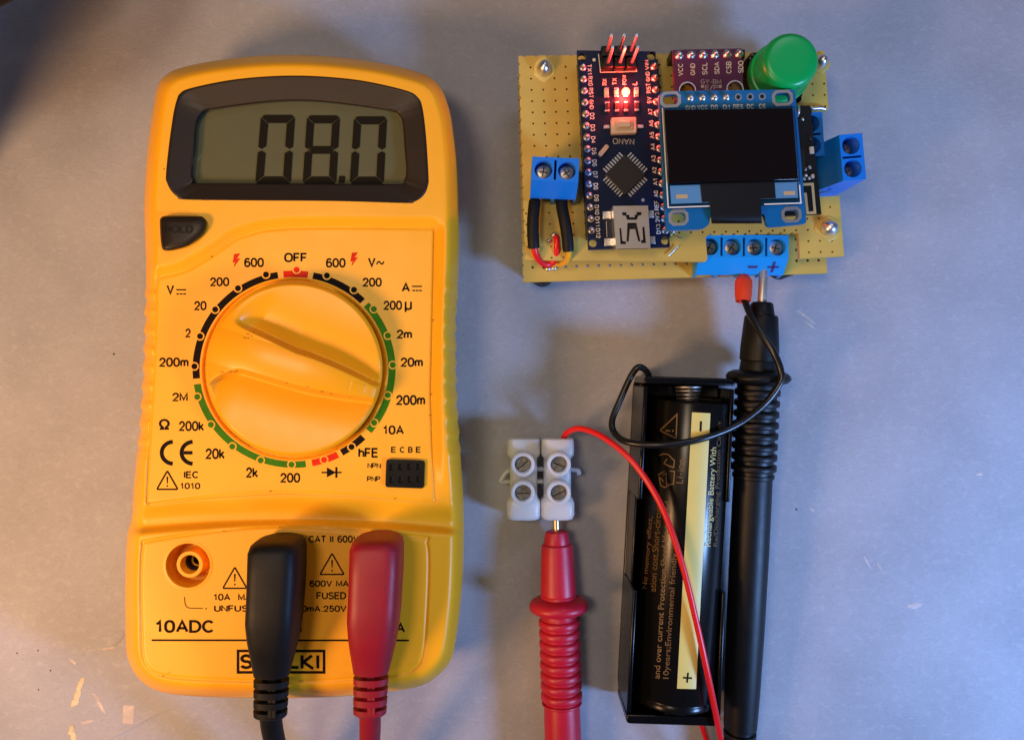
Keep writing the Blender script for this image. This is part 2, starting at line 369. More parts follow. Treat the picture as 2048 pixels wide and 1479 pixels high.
def table_material():
    m = bpy.data.materials.new('painted_table'); m.use_nodes = True; N = m.node_tree.nodes; L = m.node_tree.links
    b = N['Principled BSDF']; tc = N.new('ShaderNodeTexCoord')
    def noise(scale, det, stretch=(1, 1, 1), rough=.55):
        mp = N.new('ShaderNodeMapping'); mp.inputs['Scale'].default_value = stretch; L.new(tc.outputs['Object'], mp.inputs[0])
        n = N.new('ShaderNodeTexNoise'); n.inputs['Scale'].default_value = scale; n.inputs['Detail'].default_value = det; n.inputs['Roughness'].default_value = rough
        L.new(mp.outputs[0], n.inputs['Vector']); return n.outputs['Fac']
    def mapr(src, a, c, lo=0., hi=1.):
        r = N.new('ShaderNodeMapRange'); r.inputs[1].default_value = a; r.inputs[2].default_value = c; r.inputs[3].default_value = lo; r.inputs[4].default_value = hi
        L.new(src, r.inputs[0]); return r.outputs[0]
    def mix(fac, a, bcol):
        x = N.new('ShaderNodeMix'); x.data_type = 'RGBA'; L.new(fac, x.inputs['Factor'])
        if isinstance(a, tuple): x.inputs['A'].default_value = a
        else: L.new(a, x.inputs['A'])
        x.inputs['B'].default_value = bcol; return x.outputs['Result']
    cl = noise(38, 5); fine = noise(1900, 4, (0.45, 1.2, 1), .75); mid = noise(520, 6, (0.8, 1.1, 1), .72)
    col = mix(mapr(cl, .35, .7), (0.395, 0.402, 0.44, 1), (0.325, 0.332, 0.365, 1))
    col = mix(mapr(mid, .52, .78, 0, .42), col, (0.56, 0.565, 0.585, 1))
    col = mix(mapr(fine, .52, .8, 0, .55), col, (0.20, 0.20, 0.21, 1))
    # pinprick dark specks
    v = N.new('ShaderNodeTexVoronoi'); v.inputs['Scale'].default_value = 60; v.inputs['Randomness'].default_value = 1; L.new(tc.outputs['Object'], v.inputs['Vector'])
    sp = mapr(v.outputs['Distance'], .022, .012)
    w_ = N.new('ShaderNodeTexWhiteNoise'); L.new(v.outputs['Position'], w_.inputs['Vector'])
    k = N.new('ShaderNodeMath'); k.operation = 'MULTIPLY'; L.new(sp, k.inputs[0]); L.new(mapr(w_.outputs['Value'], .55, .60), k.inputs[1])
    col = mix(k.outputs[0], col, (0.05, 0.045, 0.045, 1))
    L.new(col, b.inputs['Base Color'])
    L.new(mapr(mid, .3, .75, .66, .54), b.inputs['Roughness']); b.inputs['Specular IOR Level'].default_value = 0.35
    bp = N.new('ShaderNodeBump'); bp.inputs['Strength'].default_value = .35; bp.inputs['Distance'].default_value = .00025
    bp2 = N.new('ShaderNodeBump'); bp2.inputs['Strength'].default_value = .16; bp2.inputs['Distance'].default_value = .0006
    L.new(mid, bp2.inputs['Height']); L.new(fine, bp.inputs['Height']); L.new(bp2.outputs[0], bp.inputs['Normal']); L.new(bp.outputs[0], b.inputs['Normal'])
    return m
TBL = table_material()

# ------------------------------------------------------------------ table
mb = MB(); mb.prism([(-40, -32), (40, -32), (40, 32), (-40, 32)], -1.5, 0)
table = mb.build('table', TBL); table['kind'] = 'structure'
def chip(pts, z1, m, steps=None):
    MB().dome(pts, steps or [(1, .001), (.93, z1*.7), (.75, z1)]).build('chip', m, table, smooth=60)
def ragged(cx, cy, L_, w_, rot, n=26, j=.25):
    a = math.radians(rot); out = []
    for i in range(n):
        t = 2*math.pi*i/n; k = 1+random.uniform(-j, j)
        x, y = math.cos(t)*L_*k, math.sin(t)*w_*k
        out.append((cx+x*math.cos(a)+y*math.sin(a), cy-x*math.sin(a)+y*math.cos(a)))
    return out
for cx, cy, L_, w_, r in ((162, 1368, 18, 6, 68), (155, 1392, 16, 7, 70), (150, 1404, 10, 6, 40), (143, 1458, 12, 6, 80), (147, 1474, 12, 7, 95)):
    chip(ragged(cx, cy, L_, w_, r), .010+.006*random.random(), FLK)
PAL = mat('pale_residue', rgb(205, 192, 186), 0.6, bump=.6, bscale=50, var=.25, vscale=30)
for cx, cy, L_, w_, r in ((193, 1393, 10, 4, 130), (202, 1412, 15, 4, 118), (174, 1443, 13, 3.5, 10), (146, 1322, 9, 3, 140), (1612, 633, 24, 2.5, -38), (1620, 650, 14, 2, -38),
                          (1735, 1125, 18, 1.6, -62), (1760, 1135, 14, 1.5, -62), (1830, 1210, 16, 6, 10), (1958, 948, 7, 3, 0), (1622, 1018, 8, 3, -40)):
    chip(ragged(cx, cy, L_, w_, r), .005, PAL)
chip(rounded(rect(257, 1428, 23, 37, -4), 3), .008, PAL)
for cx, cy in ((76, 1300), (34, 1305), (101, 1340), (77, 1378)): chip(circ(cx, cy, 1.6, 8), .004, HOL)
# blister in the paint beside the meter, and a crease in the surface film
chip(ragged(232, 1277, 24, 11, 45, j=.1), .05, TBL, [(1, .0005), (.85, .012), (.5, .02)])
chip(ragged(219, 1295, 13, 2.5, 8), .008, PAL)
mb = MB(); mb.tube([Wp(x, y, -.155) for x, y in ((150, 1496), (215, 1473), (270, 1446), (320, 1420), (370, 1404))], lambda t: .155+.016*math.sin(math.pi*t), n=24)
mb.build('crease', TBL, table, smooth=60)

# ------------------------------------------------------------------ multimeter
meter = empty('multimeter', 'yellow handheld digital multimeter showing 08.0 on its screen', 'multimeter', 588, 745)
ZP = 2.62                                  # dial panel level
ZU = ZP+.16                                # display housing and frame level
ZL = ZP+.07                                # lower jack panel level
BODY = [(315, 175), (328, 154), (356, 138), (416, 124), (504, 113), (592, 110), (680, 115), (767, 127), (838, 145), (866, 159), (884, 180), (897, 214),
        (905, 252), (912, 326), (915, 432), (913, 554), (909, 640), (911, 781), (917, 894), (923, 1000), (925, 1087), (921, 1194), (911, 1283), (900, 1322),
        (871, 1354), (836, 1372), (765, 1384), (658, 1393), (515, 1395), (372, 1390), (312, 1379), (276, 1354), (258, 1322), (252, 1283), (251, 1158),
        (255, 1070), (264, 1035), (268, 970), (279, 856), (286, 743), (290, 610), (292, 535), (289, 440), (289, 400), (292, 340), (297, 285), (306, 221)]
PANEL = [(317, 553), (345, 549), (374, 540), (423, 512), (472, 476), (525, 460), (582, 455), (676, 454), (860, 456), (869, 458), (867, 560), (862, 788), (866, 930), (871, 1000), (868, 1005),
         (729, 991), (560, 984), (408, 994), (300, 1007), (294, 1004), (296, 950), (303, 818), (309, 705), (313, 570)]
LOWER = [(286, 1092), (300, 1080), (444, 1060), (551, 1053), (658, 1057), (840, 1073), (853, 1084), (857, 1130), (852, 1250), (846, 1310), (832, 1334), (800, 1347), (700, 1357), (604, 1362), (408, 1358),
         (325, 1350), (298, 1336), (286, 1310), (283, 1250), (282, 1150)]
BEZEL = [(342, 377), (336.5, 365), (334, 351), (340, 291), (349, 228), (356, 199.5), (362, 188), (381, 178), (451, 163), (521, 155), (592, 152.5), (662, 155.6), (732, 164), (810, 182), (834, 196), (843, 217),
         (850, 273), (855, 354), (854, 369), (850, 382), (843, 392), (834, 399), (824, 403), (813, 405), (662, 401), (500, 400), (370, 398), (358, 393.5), (349, 386)]
WINDOW = [(382, 347), (387, 300), (391, 249), (400, 228), (423, 217), (521, 203), (609, 199), (697, 206.6), (785, 220.6), (802, 231), (808, 249), (812, 300), (815, 344), (810, 361), (792, 369.5), (600, 369),
          (398, 367.6), (386, 361)]
def sdf(P, poly):
    """signed distance (negative inside), px"""
    A = np.array(poly, float); B = np.roll(A, -1, 0); d = np.full(len(P), 1e9); ins = np.zeros(len(P), bool)
    for a, b in zip(A, B):
        e = b-a; q = P-a; t = np.clip((q@e)/(e@e+1e-12), 0, 1); r = q-t[:, None]*e
        d = np.minimum(d, (r*r).sum(1))
        c = (a[1] > P[:, 1]) != (b[1] > P[:, 1])
        xs = a[0]+(P[:, 1]-a[1])/((b[1]-a[1]) if b[1] != a[1] else 1e-9)*e[0]
        ins ^= c & (P[:, 0] < xs)
    d = np.sqrt(d); return np.where(ins, -d, d)
def sst(a, b, x):
    t = np.clip((x-a)/(b-a), 0, 1); return t*t*(3-2*t)
def body_mesh():
    NA, NR = 1080, 250
    out = np.array(spl2(BODY, 10)); c = np.array((588., 745.))
    # grip serrations moulded into both flanks
    ang = np.arctan2(out[:, 1]-c[1], out[:, 0]-c[0]); rad = np.hypot(*(out-c).T); o = np.argsort(ang)
    # sample finely near corners: parametrise by arc length instead of angle
    seg = np.r_[0, np.cumsum(np.hypot(*(np.roll(out, -1, 0)-out).T))]; tt = np.linspace(0, seg[-1], NA, endpoint=False)
    oc = np.vstack([out, out[:1]]); O = np.c_[np.interp(tt, seg, oc[:, 0]), np.interp(tt, seg, oc[:, 1])]
    y = O[:, 1]; right = O[:, 0] > 588
    ph = np.where(right, (y-548)/37.0, (y-560)/37.0); fr = ph-np.floor(ph)
    win = np.where(right, sst(540, 560, y)*(1-sst(905, 925, y)), sst(560, 580, y)*(1-sst(890, 910, y)))
    notch = win*4.0*sst(0.0, .75, fr)*(1-sst(.85, 1, fr))
    O[:, 0] += np.where(right, notch-3*win, -notch+3*win)
    s = np.linspace(0, 1, NR)**0.93
    PX = (c+(O-c)[None]*s[:, None, None]).reshape(-1, 2)
    dB = -sdf(PX, O[::3].tolist()); dP = sdf(PX, rounded(PANEL, 12, 3)); dL = sdf(PX, spl2(LOWER, 3))
    X, Y = PX.T; bow = 16*((X-588)/320)**2
    # frame level outside the dial panel rises over a rounded shoulder
    up = sst(0, 24, dP)*(1-sst(900, 1000, Y))
    z = ZP+(ZU-ZP)*up
    # side frames along the dial panel
    # valley between dial panel and jack panel
    yb = Y-bow
    z = z-.17*sst(988, 1030, yb)*(1-sst(1036, 1056, yb))
    z = z+(ZL-ZP)*sst(1036, 1056, yb)
    low = sst(1040, 1056, yb)
    # groove lines
    g = np.exp(-(dP/2.2)**2)*(1-low)*.035+np.exp(-(dL/2.6)**2)*low*.035
    z = z-g
    rr_ = np.hypot((X-588)/177, (Y-738)/174); z = z-.10*np.exp(-((rr_-1.012)/.016)**2)      # gap round the dial
    # soft outward fall of the flanks
    fallw = np.where(Y > 1040, 30, 26)
    fall = np.clip(dB/fallw, 0, 1)
    zs = 1.55
    z = zs+(z-zs)*np.sqrt(np.clip(1-(1-fall)**2.4, 0, 1))
    # rib relief on the flanks
    phx = np.where(X > 588, (Y-548)/37.0, (Y-560)/37.0); frx = phx-np.floor(phx)
    ww = (sst(545, 560, Y)*(1-sst(905, 925, Y)))*np.exp(-((dB-8)/9)**2)
    z = z-.05*ww*np.exp(-((frx-.5)/.16)**2)
    k = (D-z)/F
    V = np.c_[(X-1024)*k, -(Y-739.5)*k, z]
    # walls down to the table
    last = V[-NA:].copy(); rows = []
    for zz, inset in ((1.45, 0.0), (1.35, .02), (1.25, .02), (.35, .05), (.12, .09), (0.01, .2)):
        r = last.copy(); cc = last.mean(0); dv = r[:, :2]-cc[:2]; ln = np.hypot(*dv.T)[:, None]
        r[:, :2] = cc[:2]+dv*(1-inset/ln); r[:, 2] = zz; rows.append(r)
    V = np.vstack([V]+rows); NT = NR+len(rows)
    i = np.arange(NT-1)[:, None]; j = np.arange(NA)[None]; j2 = (j+1) % NA
    Fq = np.stack([i*NA+j, i*NA+j2, (i+1)*NA+j2, (i+1)*NA+j], -1).reshape(-1, 4)
    # openings: display window and 10 A jack
    cen = PX[:, :]
    kill = np.zeros(len(V), bool)
    kill[:len(PX)] = (sdf(PX, spl2(BEZEL, 3)) < -1.5) | (np.hypot(PX[:, 0]-376, PX[:, 1]-1130) < 44.5)
    Fq = Fq[~kill[Fq].any(1)]
    b = root_base(meter); V = (V-np.array(b))*S
    me = bpy.data.meshes.new('case'); me.from_pydata(V.tolist(), [], Fq[:, ::1].tolist()); me.update()
    import bmesh
    bm = bmesh.new(); bm.from_mesh(me)
    bmesh.ops.delete(bm, geom=[v for v in bm.verts if not v.link_faces], context='VERTS')
    bmesh.ops.remove_doubles(bm, verts=[v for v in bm.verts if abs(v.co.x) < 2e-4 and abs(v.co.y) < 2e-4 and False], dist=1e-7)
    bmesh.ops.recalc_face_normals(bm, faces=bm.faces)
    bm.to_mesh(me); bm.free()
    me.polygons.foreach_set('use_smooth', [True]*len(me.polygons)); me.materials.append(YEL)
    o = bpy.data.objects.new('case', me); COL.objects.link(o); o.parent = meter; BASE[o] = b
    return o
case = body_mesh()

# display: bezel, screen, digits, clear lens
bo = spl2(BEZEL, 6); wi = spl2(WINDOW, 6)
def resamp(p, n):
    a = np.array(p+[p[0]]); sg = np.r_[0, np.cumsum(np.hypot(*np.diff(a, axis=0).T))]; t = np.linspace(0, sg[-1], n, endpoint=False)
    return np.c_[np.interp(t, sg, a[:, 0]), np.interp(t, sg, a[:, 1])]
def align(a, b):
    best = min(range(len(b)), key=lambda k: np.hypot(*(b[k]-a[0]))); return np.roll(b, -best, 0)
NB = 420; Ao = resamp(bo, NB)
# angular correspondence between outer and inner outline
cc = np.array((598., 283.))
def polar(poly, angs):
    q = resamp(poly, 1600)-cc; an = np.arctan2(q[:, 1]/.5, q[:, 0]); o = np.argsort(an); an = an[o]; q = q[o]
    an = np.r_[an[-1]-2*np.pi, an, an[0]+2*np.pi]; q = np.vstack([q[-1], q, q[0]])
    return cc+np.c_[np.interp(angs, an, q[:, 0]), np.interp(angs, an, q[:, 1])]
an = np.linspace(-np.pi, np.pi, NB, endpoint=False); PO = polar(bo, an); PI_ = polar(wi, an)
rows = []
for f, z in ((-.03, ZU-.12), (-.03, ZU-.01), (.0, ZU+.012), (.035, ZU+.02), (.10, ZU+.0), (.93, ZU-.03), (1.0, ZU-.05), (1.05, ZU-.12), (1.08, ZU-.28)):
    q = PO+(PI_-PO)*f if f >= 0 else cc+(PO-cc)*(1-f*.55)
    rows.append([Wp(x, y, z) for x, y in q])
MB().rings(rows, cap0=False, cap1=False).build('screen_bezel', BEZ, meter, smooth=40)
zl = ZU-.22
screen = flat(rounded(rect(598, 284, 470, 200), 4), zl).build('screen', LCD, meter)
MB().add([Wp(x, y, ZU-.055) for x, y in (PO+(PI_-PO)*.96)], [tuple(range(NB))]).build('screen_lens', GLS, meter)
def digit(tl, tr, bl, br, segs):
    TLv, TRv, BLv, BRv = map(Vector, (tl, tr, bl, br))
    def uv(u, v):
        p = (TLv*(1-u)+TRv*u)*(1-v)+(BLv*(1-u)+BRv*u)*v; return (p.x, p.y)
    tw, th, g = .235, .115, .012
    shp = {'a': [(.10, 0), (.90, 0), (.98, .03), (.98-tw+.02, th), (tw, th), (.03, .03)],
           'd': [(tw, 1-th), (1-tw, 1-th), (.98, .97), (.9, 1), (.1, 1), (.03, .97)],
           'f': [(0, .05), (0.02, .04), (tw-.01, th+g), (tw-.01, .5-.05), (.1, .5-g), (0, .5-.04)],
           'b': [(1, .05), (.98, .04), (1-tw+.01, th+g), (1-tw+.01, .5-.05), (.9, .5-g), (1, .5-.04)],
           'e': [(0, .95), (.02, .96), (tw-.01, 1-th-g), (tw-.01, .5+.05), (.1, .5+g), (0, .5+.04)],
           'c': [(1, .95), (.98, .96), (1-tw+.01, 1-th-g), (1-tw+.01, .5+.05), (.9, .5+g), (1, .5+.04)],
           'g': [(.12, .5), (tw, .5-.055), (1-tw, .5-.055), (.88, .5), (1-tw, .5+.055), (tw, .5+.055)]}
    m = MB()
    for s_ in segs: m.prism_px([uv(*q) for q in shp[s_]], zl+.008, zl+.016)
    m.build('digit', SEG, screen)
digit((522, 230), (590, 230), (510, 369), (581, 369), 'abcdef')
digit((614, 231), (680, 231), (605, 369), (672, 369), 'abcdefg')
digit((708, 233), (774, 233), (699, 369), (767, 369), 'abcdef')
MB().prism_px([(678, 352), (690, 352), (689, 366), (677, 366)], zl+.008, zl+.016).build('decimal_point', SEG, screen)

# hold button
HLT = mat('hold_engraving', rgb(16, 12, 9), .5, spec=.2)
hb = MB().dome(spl2([(321, 449), (322.6, 437), (335, 432.6), (391, 432.6), (405, 435), (412, 447), (404, 468), (381, 488), (356, 497), (332, 500), (324, 490)], 6),
               [(1.03, ZU-.05), (1.03, ZU+.005), (1.0, ZU+.02), (.99, ZU+.10), (.95, ZU+.15), (.86, ZU+.17), (.5, ZU+.18)]).build('hold_button', HLD, meter, smooth=55)
text('HOLD', 357, 458, 58, 16, ZU+.186, HLT, hb, rot=0, bold=.2)

# dial
def dial_height(X, Y):
    a = math.radians(16.7); dx = X-588; dy = Y-737; R = np.hypot((X-588)/177, (Y-738)/174)
    t = dx*math.cos(a)+dy*math.sin(a); n = -(-dx*math.sin(a)+dy*math.cos(a))        # n > 0: upper side
    narrow = 18*np.clip((t-10)/150, 0, 1)**1.5
    hu = 33-narrow+17*np.clip((-5-t)/112, 0, 1.3)
    hl = 32-narrow+26*np.clip((-92-t)/48, 0, 1.5)**2
    endd = 172-np.sqrt(np.clip(t, 0, None)**2+(n*.5)**2)
    d = np.where(n > 0, n-hu, -n-hl)                          # > 0: off the grip
    d = np.where(t > 90, np.maximum(d, -endd), d)
    fade = np.where(n > 0, sst(-146-.5*np.clip(n-50, 0, 80), -100+.35*np.clip(n-50, 0, 80), t-.15*(n-50)), sst(-172, -130, t))
    sc_ = sst(-3, 10, d)*fade
    top = .86-.22*np.clip((t-10)/160, 0, 1)**1.4-.10*np.clip((-60-t)/110, 0, 1)**2-.05*np.clip(n/36, -1, 1)**2-.16*R**4
    zd = .20+.34*(1-np.exp(-np.clip(d, 0, None)/48))
    z = zd+(np.maximum(top, zd)-zd)*(1-sc_)
    m = np.maximum(np.abs(t-133)-17, np.abs(n)-12-(150-t)*.06)
    return z, m
def dial_mesh():
    NA, NR = 400, 130
    c = np.array((588., 738.)); th = np.linspace(0, 2*np.pi, NA, endpoint=False); s = np.linspace(0, 1, NR)
    PX = c+np.stack([s[:, None]*177*np.cos(th), s[:, None]*174*np.sin(th)], -1); R = np.repeat(s[:, None], NA, 1)
    z, m = dial_height(PX[..., 0], PX[..., 1])
    # index window moulded near the tip
    z = z-.008*np.exp(-(m/2.4)**2)
    z = z-.10*np.clip((R-.955)/.045, 0, 1)**2
    z = ZP+z
    k = (D-z)/F; V = np.stack([(PX[..., 0]-1024)*k, -(PX[..., 1]-739.5)*k, z], -1).reshape(-1, 3)
    skirt = []
    for rr, zz in ((1.0, ZP+.14), (1.0, ZP+.04), (.998, ZP-.05), (.99, ZP-.12)):
        kk = (D-zz)/F; skirt.append(np.stack([(588+177*rr*np.cos(th)-1024)*kk, -(738+174*rr*np.sin(th)-739.5)*kk, np.full(NA, zz)], -1))
    V = np.vstack([V]+skirt); NT = NR+4
    i = np.arange(NT-1)[:, None]; j = np.arange(NA)[None]; j2 = (j+1) % NA
    Fq = np.stack([i*NA+j, (i+1)*NA+j, (i+1)*NA+j2, i*NA+j2], -1).reshape(-1, 4)
    m_ = MB(); m_.v = [tuple(v) for v in V]; m_.f = [tuple(f) for f in Fq]
    return m_.build('dial', YELD, meter, smooth=60)
dial = dial_mesh()
# grime caught along the grip
GRM = mat('grime', rgb(150, 88, 14), .8)
for i in range(16):
    u = random.random()**1.3; x, y = (462+2*random.gauss(0, 5), 743+random.gauss(0, 1.6)) if i < 5 else (548+u*175, 757+u*46+random.gauss(0, 2.2))
    if 5 <= i < 10: x, y = 485+random.random()*40, 655+random.random()*22
    pts = ragged(x, y, random.uniform(1.2, 4), random.uniform(.5, 1.0), -17 if i >= 5 else 18, 10, .3); zz = float(dial_height(np.array([x]), np.array([y]))[0][0])
    vs = [Wp(px, py, ZP+.007+float(dial_height(np.array([px]), np.array([py]))[0][0])) for px, py in pts]
    MB().add(vs, [tuple(range(len(vs)))]).build('grime', GRM, dial)
for x, y in ((541, 982), (297, 1006), (790, 996), (448, 1061), (862, 788), (860, 830), (327, 1350), (600, 1362), (423, 513), (328, 338), (560, 1053), (866, 640)):
    flat(ragged(x, y, random.uniform(1.5, 3.2), 1.2, random.uniform(0, 90), 9, .3), ZP+.010 if 440 < y < 1010 else ZU+.006).build('grime', GRM, case)

zt = ZP+.004
def arc(a0, a1, m):
    n = max(3, int(abs(a1-a0)/3)); q = [math.radians(a0+(a1-a0)*i/n) for i in range(n+1)]
    pts = [(588+189*math.cos(t), 738-184*math.sin(t)) for t in q]+[(588+203*math.cos(t), 738-197*math.sin(t)) for t in q[::-1]]
    vs = [Wp(x, y, zt) for x, y in pts]; k = len(q)
    MB().add(vs, [(i, i+1, 2*k-2-i, 2*k-1-i) for i in range(k-1)]).build('range_band', m, case)
arc(99.5, 185.6, PRK); arc(96.2, 81.9, PRR); arc(78.8, 45.6, PRK); arc(42.5, -40.3, PRG); arc(-45.3, -61, PRK); arc(-63.6, -79.4, PRR); arc(-83.2, -171, PRG)
z2 = lambda x, y: (260+x*.3786, 440+y*.3786)
DOTS = [((718, 288), PRK), ((570, 360), PRK), ((450, 472), PRK), ((370, 613), PRK), ((340, 772), PRK), ((355, 933), PRG), ((427, 1080), PRG), ((540, 1195), PRG), ((690, 1268), PRG), ((853, 1290), PRG),
        ((1025, 1265), PRR), ((1170, 1197), PRK), ((1290, 1070), PRG), ((1362, 925), PRG), ((1388, 765), PRG), ((1362, 610), PRG), ((1288, 470), PRG), ((1183, 368), PRK), ((1040, 293), PRK), ((880, 262), PRR)]
for (x, y), m in DOTS:
    p = z2(x, y)
    flat(circ(p[0], p[1], 8.8, 20), zt+.003).build('dot_outline', YEL, case)
    flat(circ(p[0], p[1], 6.0, 20), zt+.006).build('range_dot', m, case)
def mt(s_, x, y, w_, h_, bold=.19, **kw):
    p = z2(x, y); text(s_, p[0], p[1], w_*.3786, h_*.3786, zt, PRK, case, bold=bold, **kw)
for a in (('OFF', 873, 198, 118, 50), ('600', 655, 224, 104, 50), ('600', 1087, 226, 104, 50), ('V', 1277, 226, 40, 52), ('200', 472, 326, 104, 48), ('V', 213, 370, 40, 52), ('20', 370, 452, 68, 50),
          ('2', 305, 596, 30, 48), ('200m', 230, 750, 158, 50), ('2M', 263, 932, 85, 50), ('Ω', 181, 1078, 58, 58), ('200k', 323, 1087, 135, 54), ('20k', 448, 1233, 104, 58), ('2k', 643, 1332, 66, 56),
          ('200', 845, 1360, 108, 52), ('200', 1278, 328, 104, 48), ('A', 1457, 352, 44, 50), ('200', 1387, 450, 100, 50), ('µ', 1470, 458, 38, 54, .15), ('2m', 1448, 602, 84, 48), ('20m', 1487, 750, 120, 50),
          ('200m', 1481, 950, 156, 54), ('10A', 1393, 1106, 108, 52), ('hFE', 1257, 1228, 102, 52)): mt(*a)
mt('~', 1322, 226, 44, 20, bold=.10)
for s_, x in (('E', 1391), ('C', 1437), ('B', 1481), ('E', 1522)): mt(s_, x, 1212, 24, 32)
mt('NPN', 1290, 1296, 72, 32); mt('PNP', 1287, 1366, 70, 32); mt('IEC', 322, 1344, 76, 38); mt('1010', 319, 1402, 104, 36)
def dc(x, y):
    m = MB(); stroke([z2(x-26, y-12), z2(x+26, y-12)], 2.6, zt, m)
    for k in (-18, 0, 18): stroke([z2(x+k-7, y+10), z2(x+k+7, y+10)], 2.6, zt, m)
    m.build('direct_current_mark', PRK, case)
dc(270, 380); dc(1516, 362)
def bolt(x, y):
    m = MB(); 
    flat([z2(x+q[0], y+q[1]) for q in ((-12, -35), (20, -38), (2, -10), (20, -12), (-14, 36), (-10, 14), (-2, 8), (-20, 12))], zt, m); m.build('lightning_mark', PRR, case)
bolt(562, 214); bolt(1184, 208)
# CE mark, warning triangles, diode symbol
m = MB()
for cx in (237, 342):
    stroke([z2(cx-8+62*math.cos(t), 1228+58*math.sin(t)) for t in np.linspace(math.radians(93), math.radians(267), 16)], 8, zt, m)
stroke([z2(284, 1228), z2(330, 1228)], 7, zt, m); m.build('conformity_mark', PRK, case)
def tri(cx, cy, w_, h_, z, lw):
    m = MB(); stroke(rounded([(cx, cy-h_/2), (cx+w_/2, cy+h_/2), (cx-w_/2, cy+h_/2)], 3, 3), lw, z, m, closed=True)
    flat([(cx-1.8, cy-h_*.18), (cx+1.8, cy-h_*.18), (cx+1.0, cy+h_*.18), (cx-1.0, cy+h_*.18)], z, m); flat(circ(cx, cy+h_*.32, 1.8, 10), z, m)
    m.build('warning_triangle', PRK, case)
tri(*z2(197, 1372), 42, 37, zt, 3.2)
m = MB(); stroke([z2(1012, 1332), z2(1118, 1332)], 3, zt, m); flat([z2(1040, 1306), z2(1040, 1358), z2(1088, 1332)], zt+.002, m); stroke([z2(1090, 1304), z2(1090, 1360)], 4, zt+.002, m)
m.build('diode_symbol', PRK, case)
# transistor socket
hq8 = [rounded(rect(783+c_*18+r*.5, 934+r*25-c_*.5, 8.5, 13, -2), 1.5, 2) for r in range(2) for c_ in range(4)]
so = MB().add(*plate_px(rounded(rect(810, 947, 77, 56, -2), 6), hq8, ZP+.002, ZP+.06)).build('transistor_socket', BLG, meter)
MB().prism_px(rounded(rect(810, 947, 73, 52, -2), 5), ZP+.0015, ZP+.012).build('socket_floor', HOL, so)

# jack panel print
z3 = lambda x, y: (230+x*.3564, 980+y*.3564); zj = ZL+.004
def jt(s_, x, y, w_, h_, bold=.19, **kw):
    p = z3(x, y); text(s_, p[0], p[1], w_*.3564, h_*.3564, zj, PRK, case, bold=bold, **kw)
for a in (('CAT II 600V', 1227, 273, 282, 46), ('10A  MAX', 678, 597, 246, 42), ('UNFUSED', 690, 662, 270, 42), ('600V MAX', 1219, 522, 254, 42), ('FUSED', 1214, 590, 168, 42), ('200mA.250V', 1140, 663, 318, 42),
          ('10ADC', 391, 760, 322, 78), ('COM', 950, 760, 196, 78), ('VΩmA', 1520, 770, 216, 66)): jt(*a)
tri(*z3(672, 490), 48, 42, zj, 3); tri(*z3(1218, 412), 48, 42, zj, 3)
m = MB(); stroke([z3(205, 840), z3(1650, 841)], 3.6, zj, m); m.build('printed_line', PRK, case)
m = MB(); stroke([z3(390, 598), z3(392, 632), z3(400, 652), z3(418, 660), z3(492, 662)], 1.6, zj, m); flat(circ(*z3(511, 663), 1.6, 8), zj, m); m.build('printed_line', PRK, case)
m = MB(); stroke([z3(690, 900), z3(1173, 900), z3(1173, 1020), z3(690, 1020)], 5.4, zj, m, closed=True)
text('S', *z3(737, 960), 25, 30, zj+.001, PRK, None, bold=.2, mb=m)
stroke([z3(985, 925), z3(985, 992), z3(1030, 992)], 6, zj+.001, m)
stroke([z3(1050, 925), z3(1050, 998)], 6, zj+.001, m); stroke([z3(1105, 926), z3(1058, 962), z3(1112, 1000)], 6, zj+.001, m); stroke([z3(1138, 925), z3(1138, 998)], 6, zj+.001, m)
m.build('maker_logo', PRK, case)

# 10 A jack socket
jp = Wp(376, 1130, ZL); k = (D-ZL)/F
m = MB()
def ringrow(r, z, n=56, c=(376, 1130)):
    p = Wp(c[0], c[1], ZL); return [(p[0]+r*k*math.cos(2*math.pi*i/n), p[1]+r*k*math.sin(2*math.pi*i/n), z) for i in range(n)]
m.rings([ringrow(r, z) for r, z in ((50, ZL-.02), (50, ZL+.003), (49, ZL+.006), (44.6, ZL+.006), (43.6, ZL-.012), (43, ZL-.05), (42, ZL-.55), (10, ZL-.56))], cap0=False, cap1=False)
jack = m.build('jack_recess', YEL, meter, smooth=50)
m = MB(); m.rings([ringrow(r, z) for r, z in ((28, ZL-.55), (27, ZL-.12), (26.2, ZL-.09), (19.5, ZL-.09), (18.5, ZL-.11), (17.5, ZL-.9))], cap0=False, cap1=False)
m.build('jack_sleeve', YEL, jack, smooth=40)
m = MB(); m.rings([ringrow(r, z) for r, z in ((17.4, ZL-.35), (14, ZL-.37), (13, ZL-1.2))], cap0=False); m.build('jack_contact', HOL, jack, smooth=40)

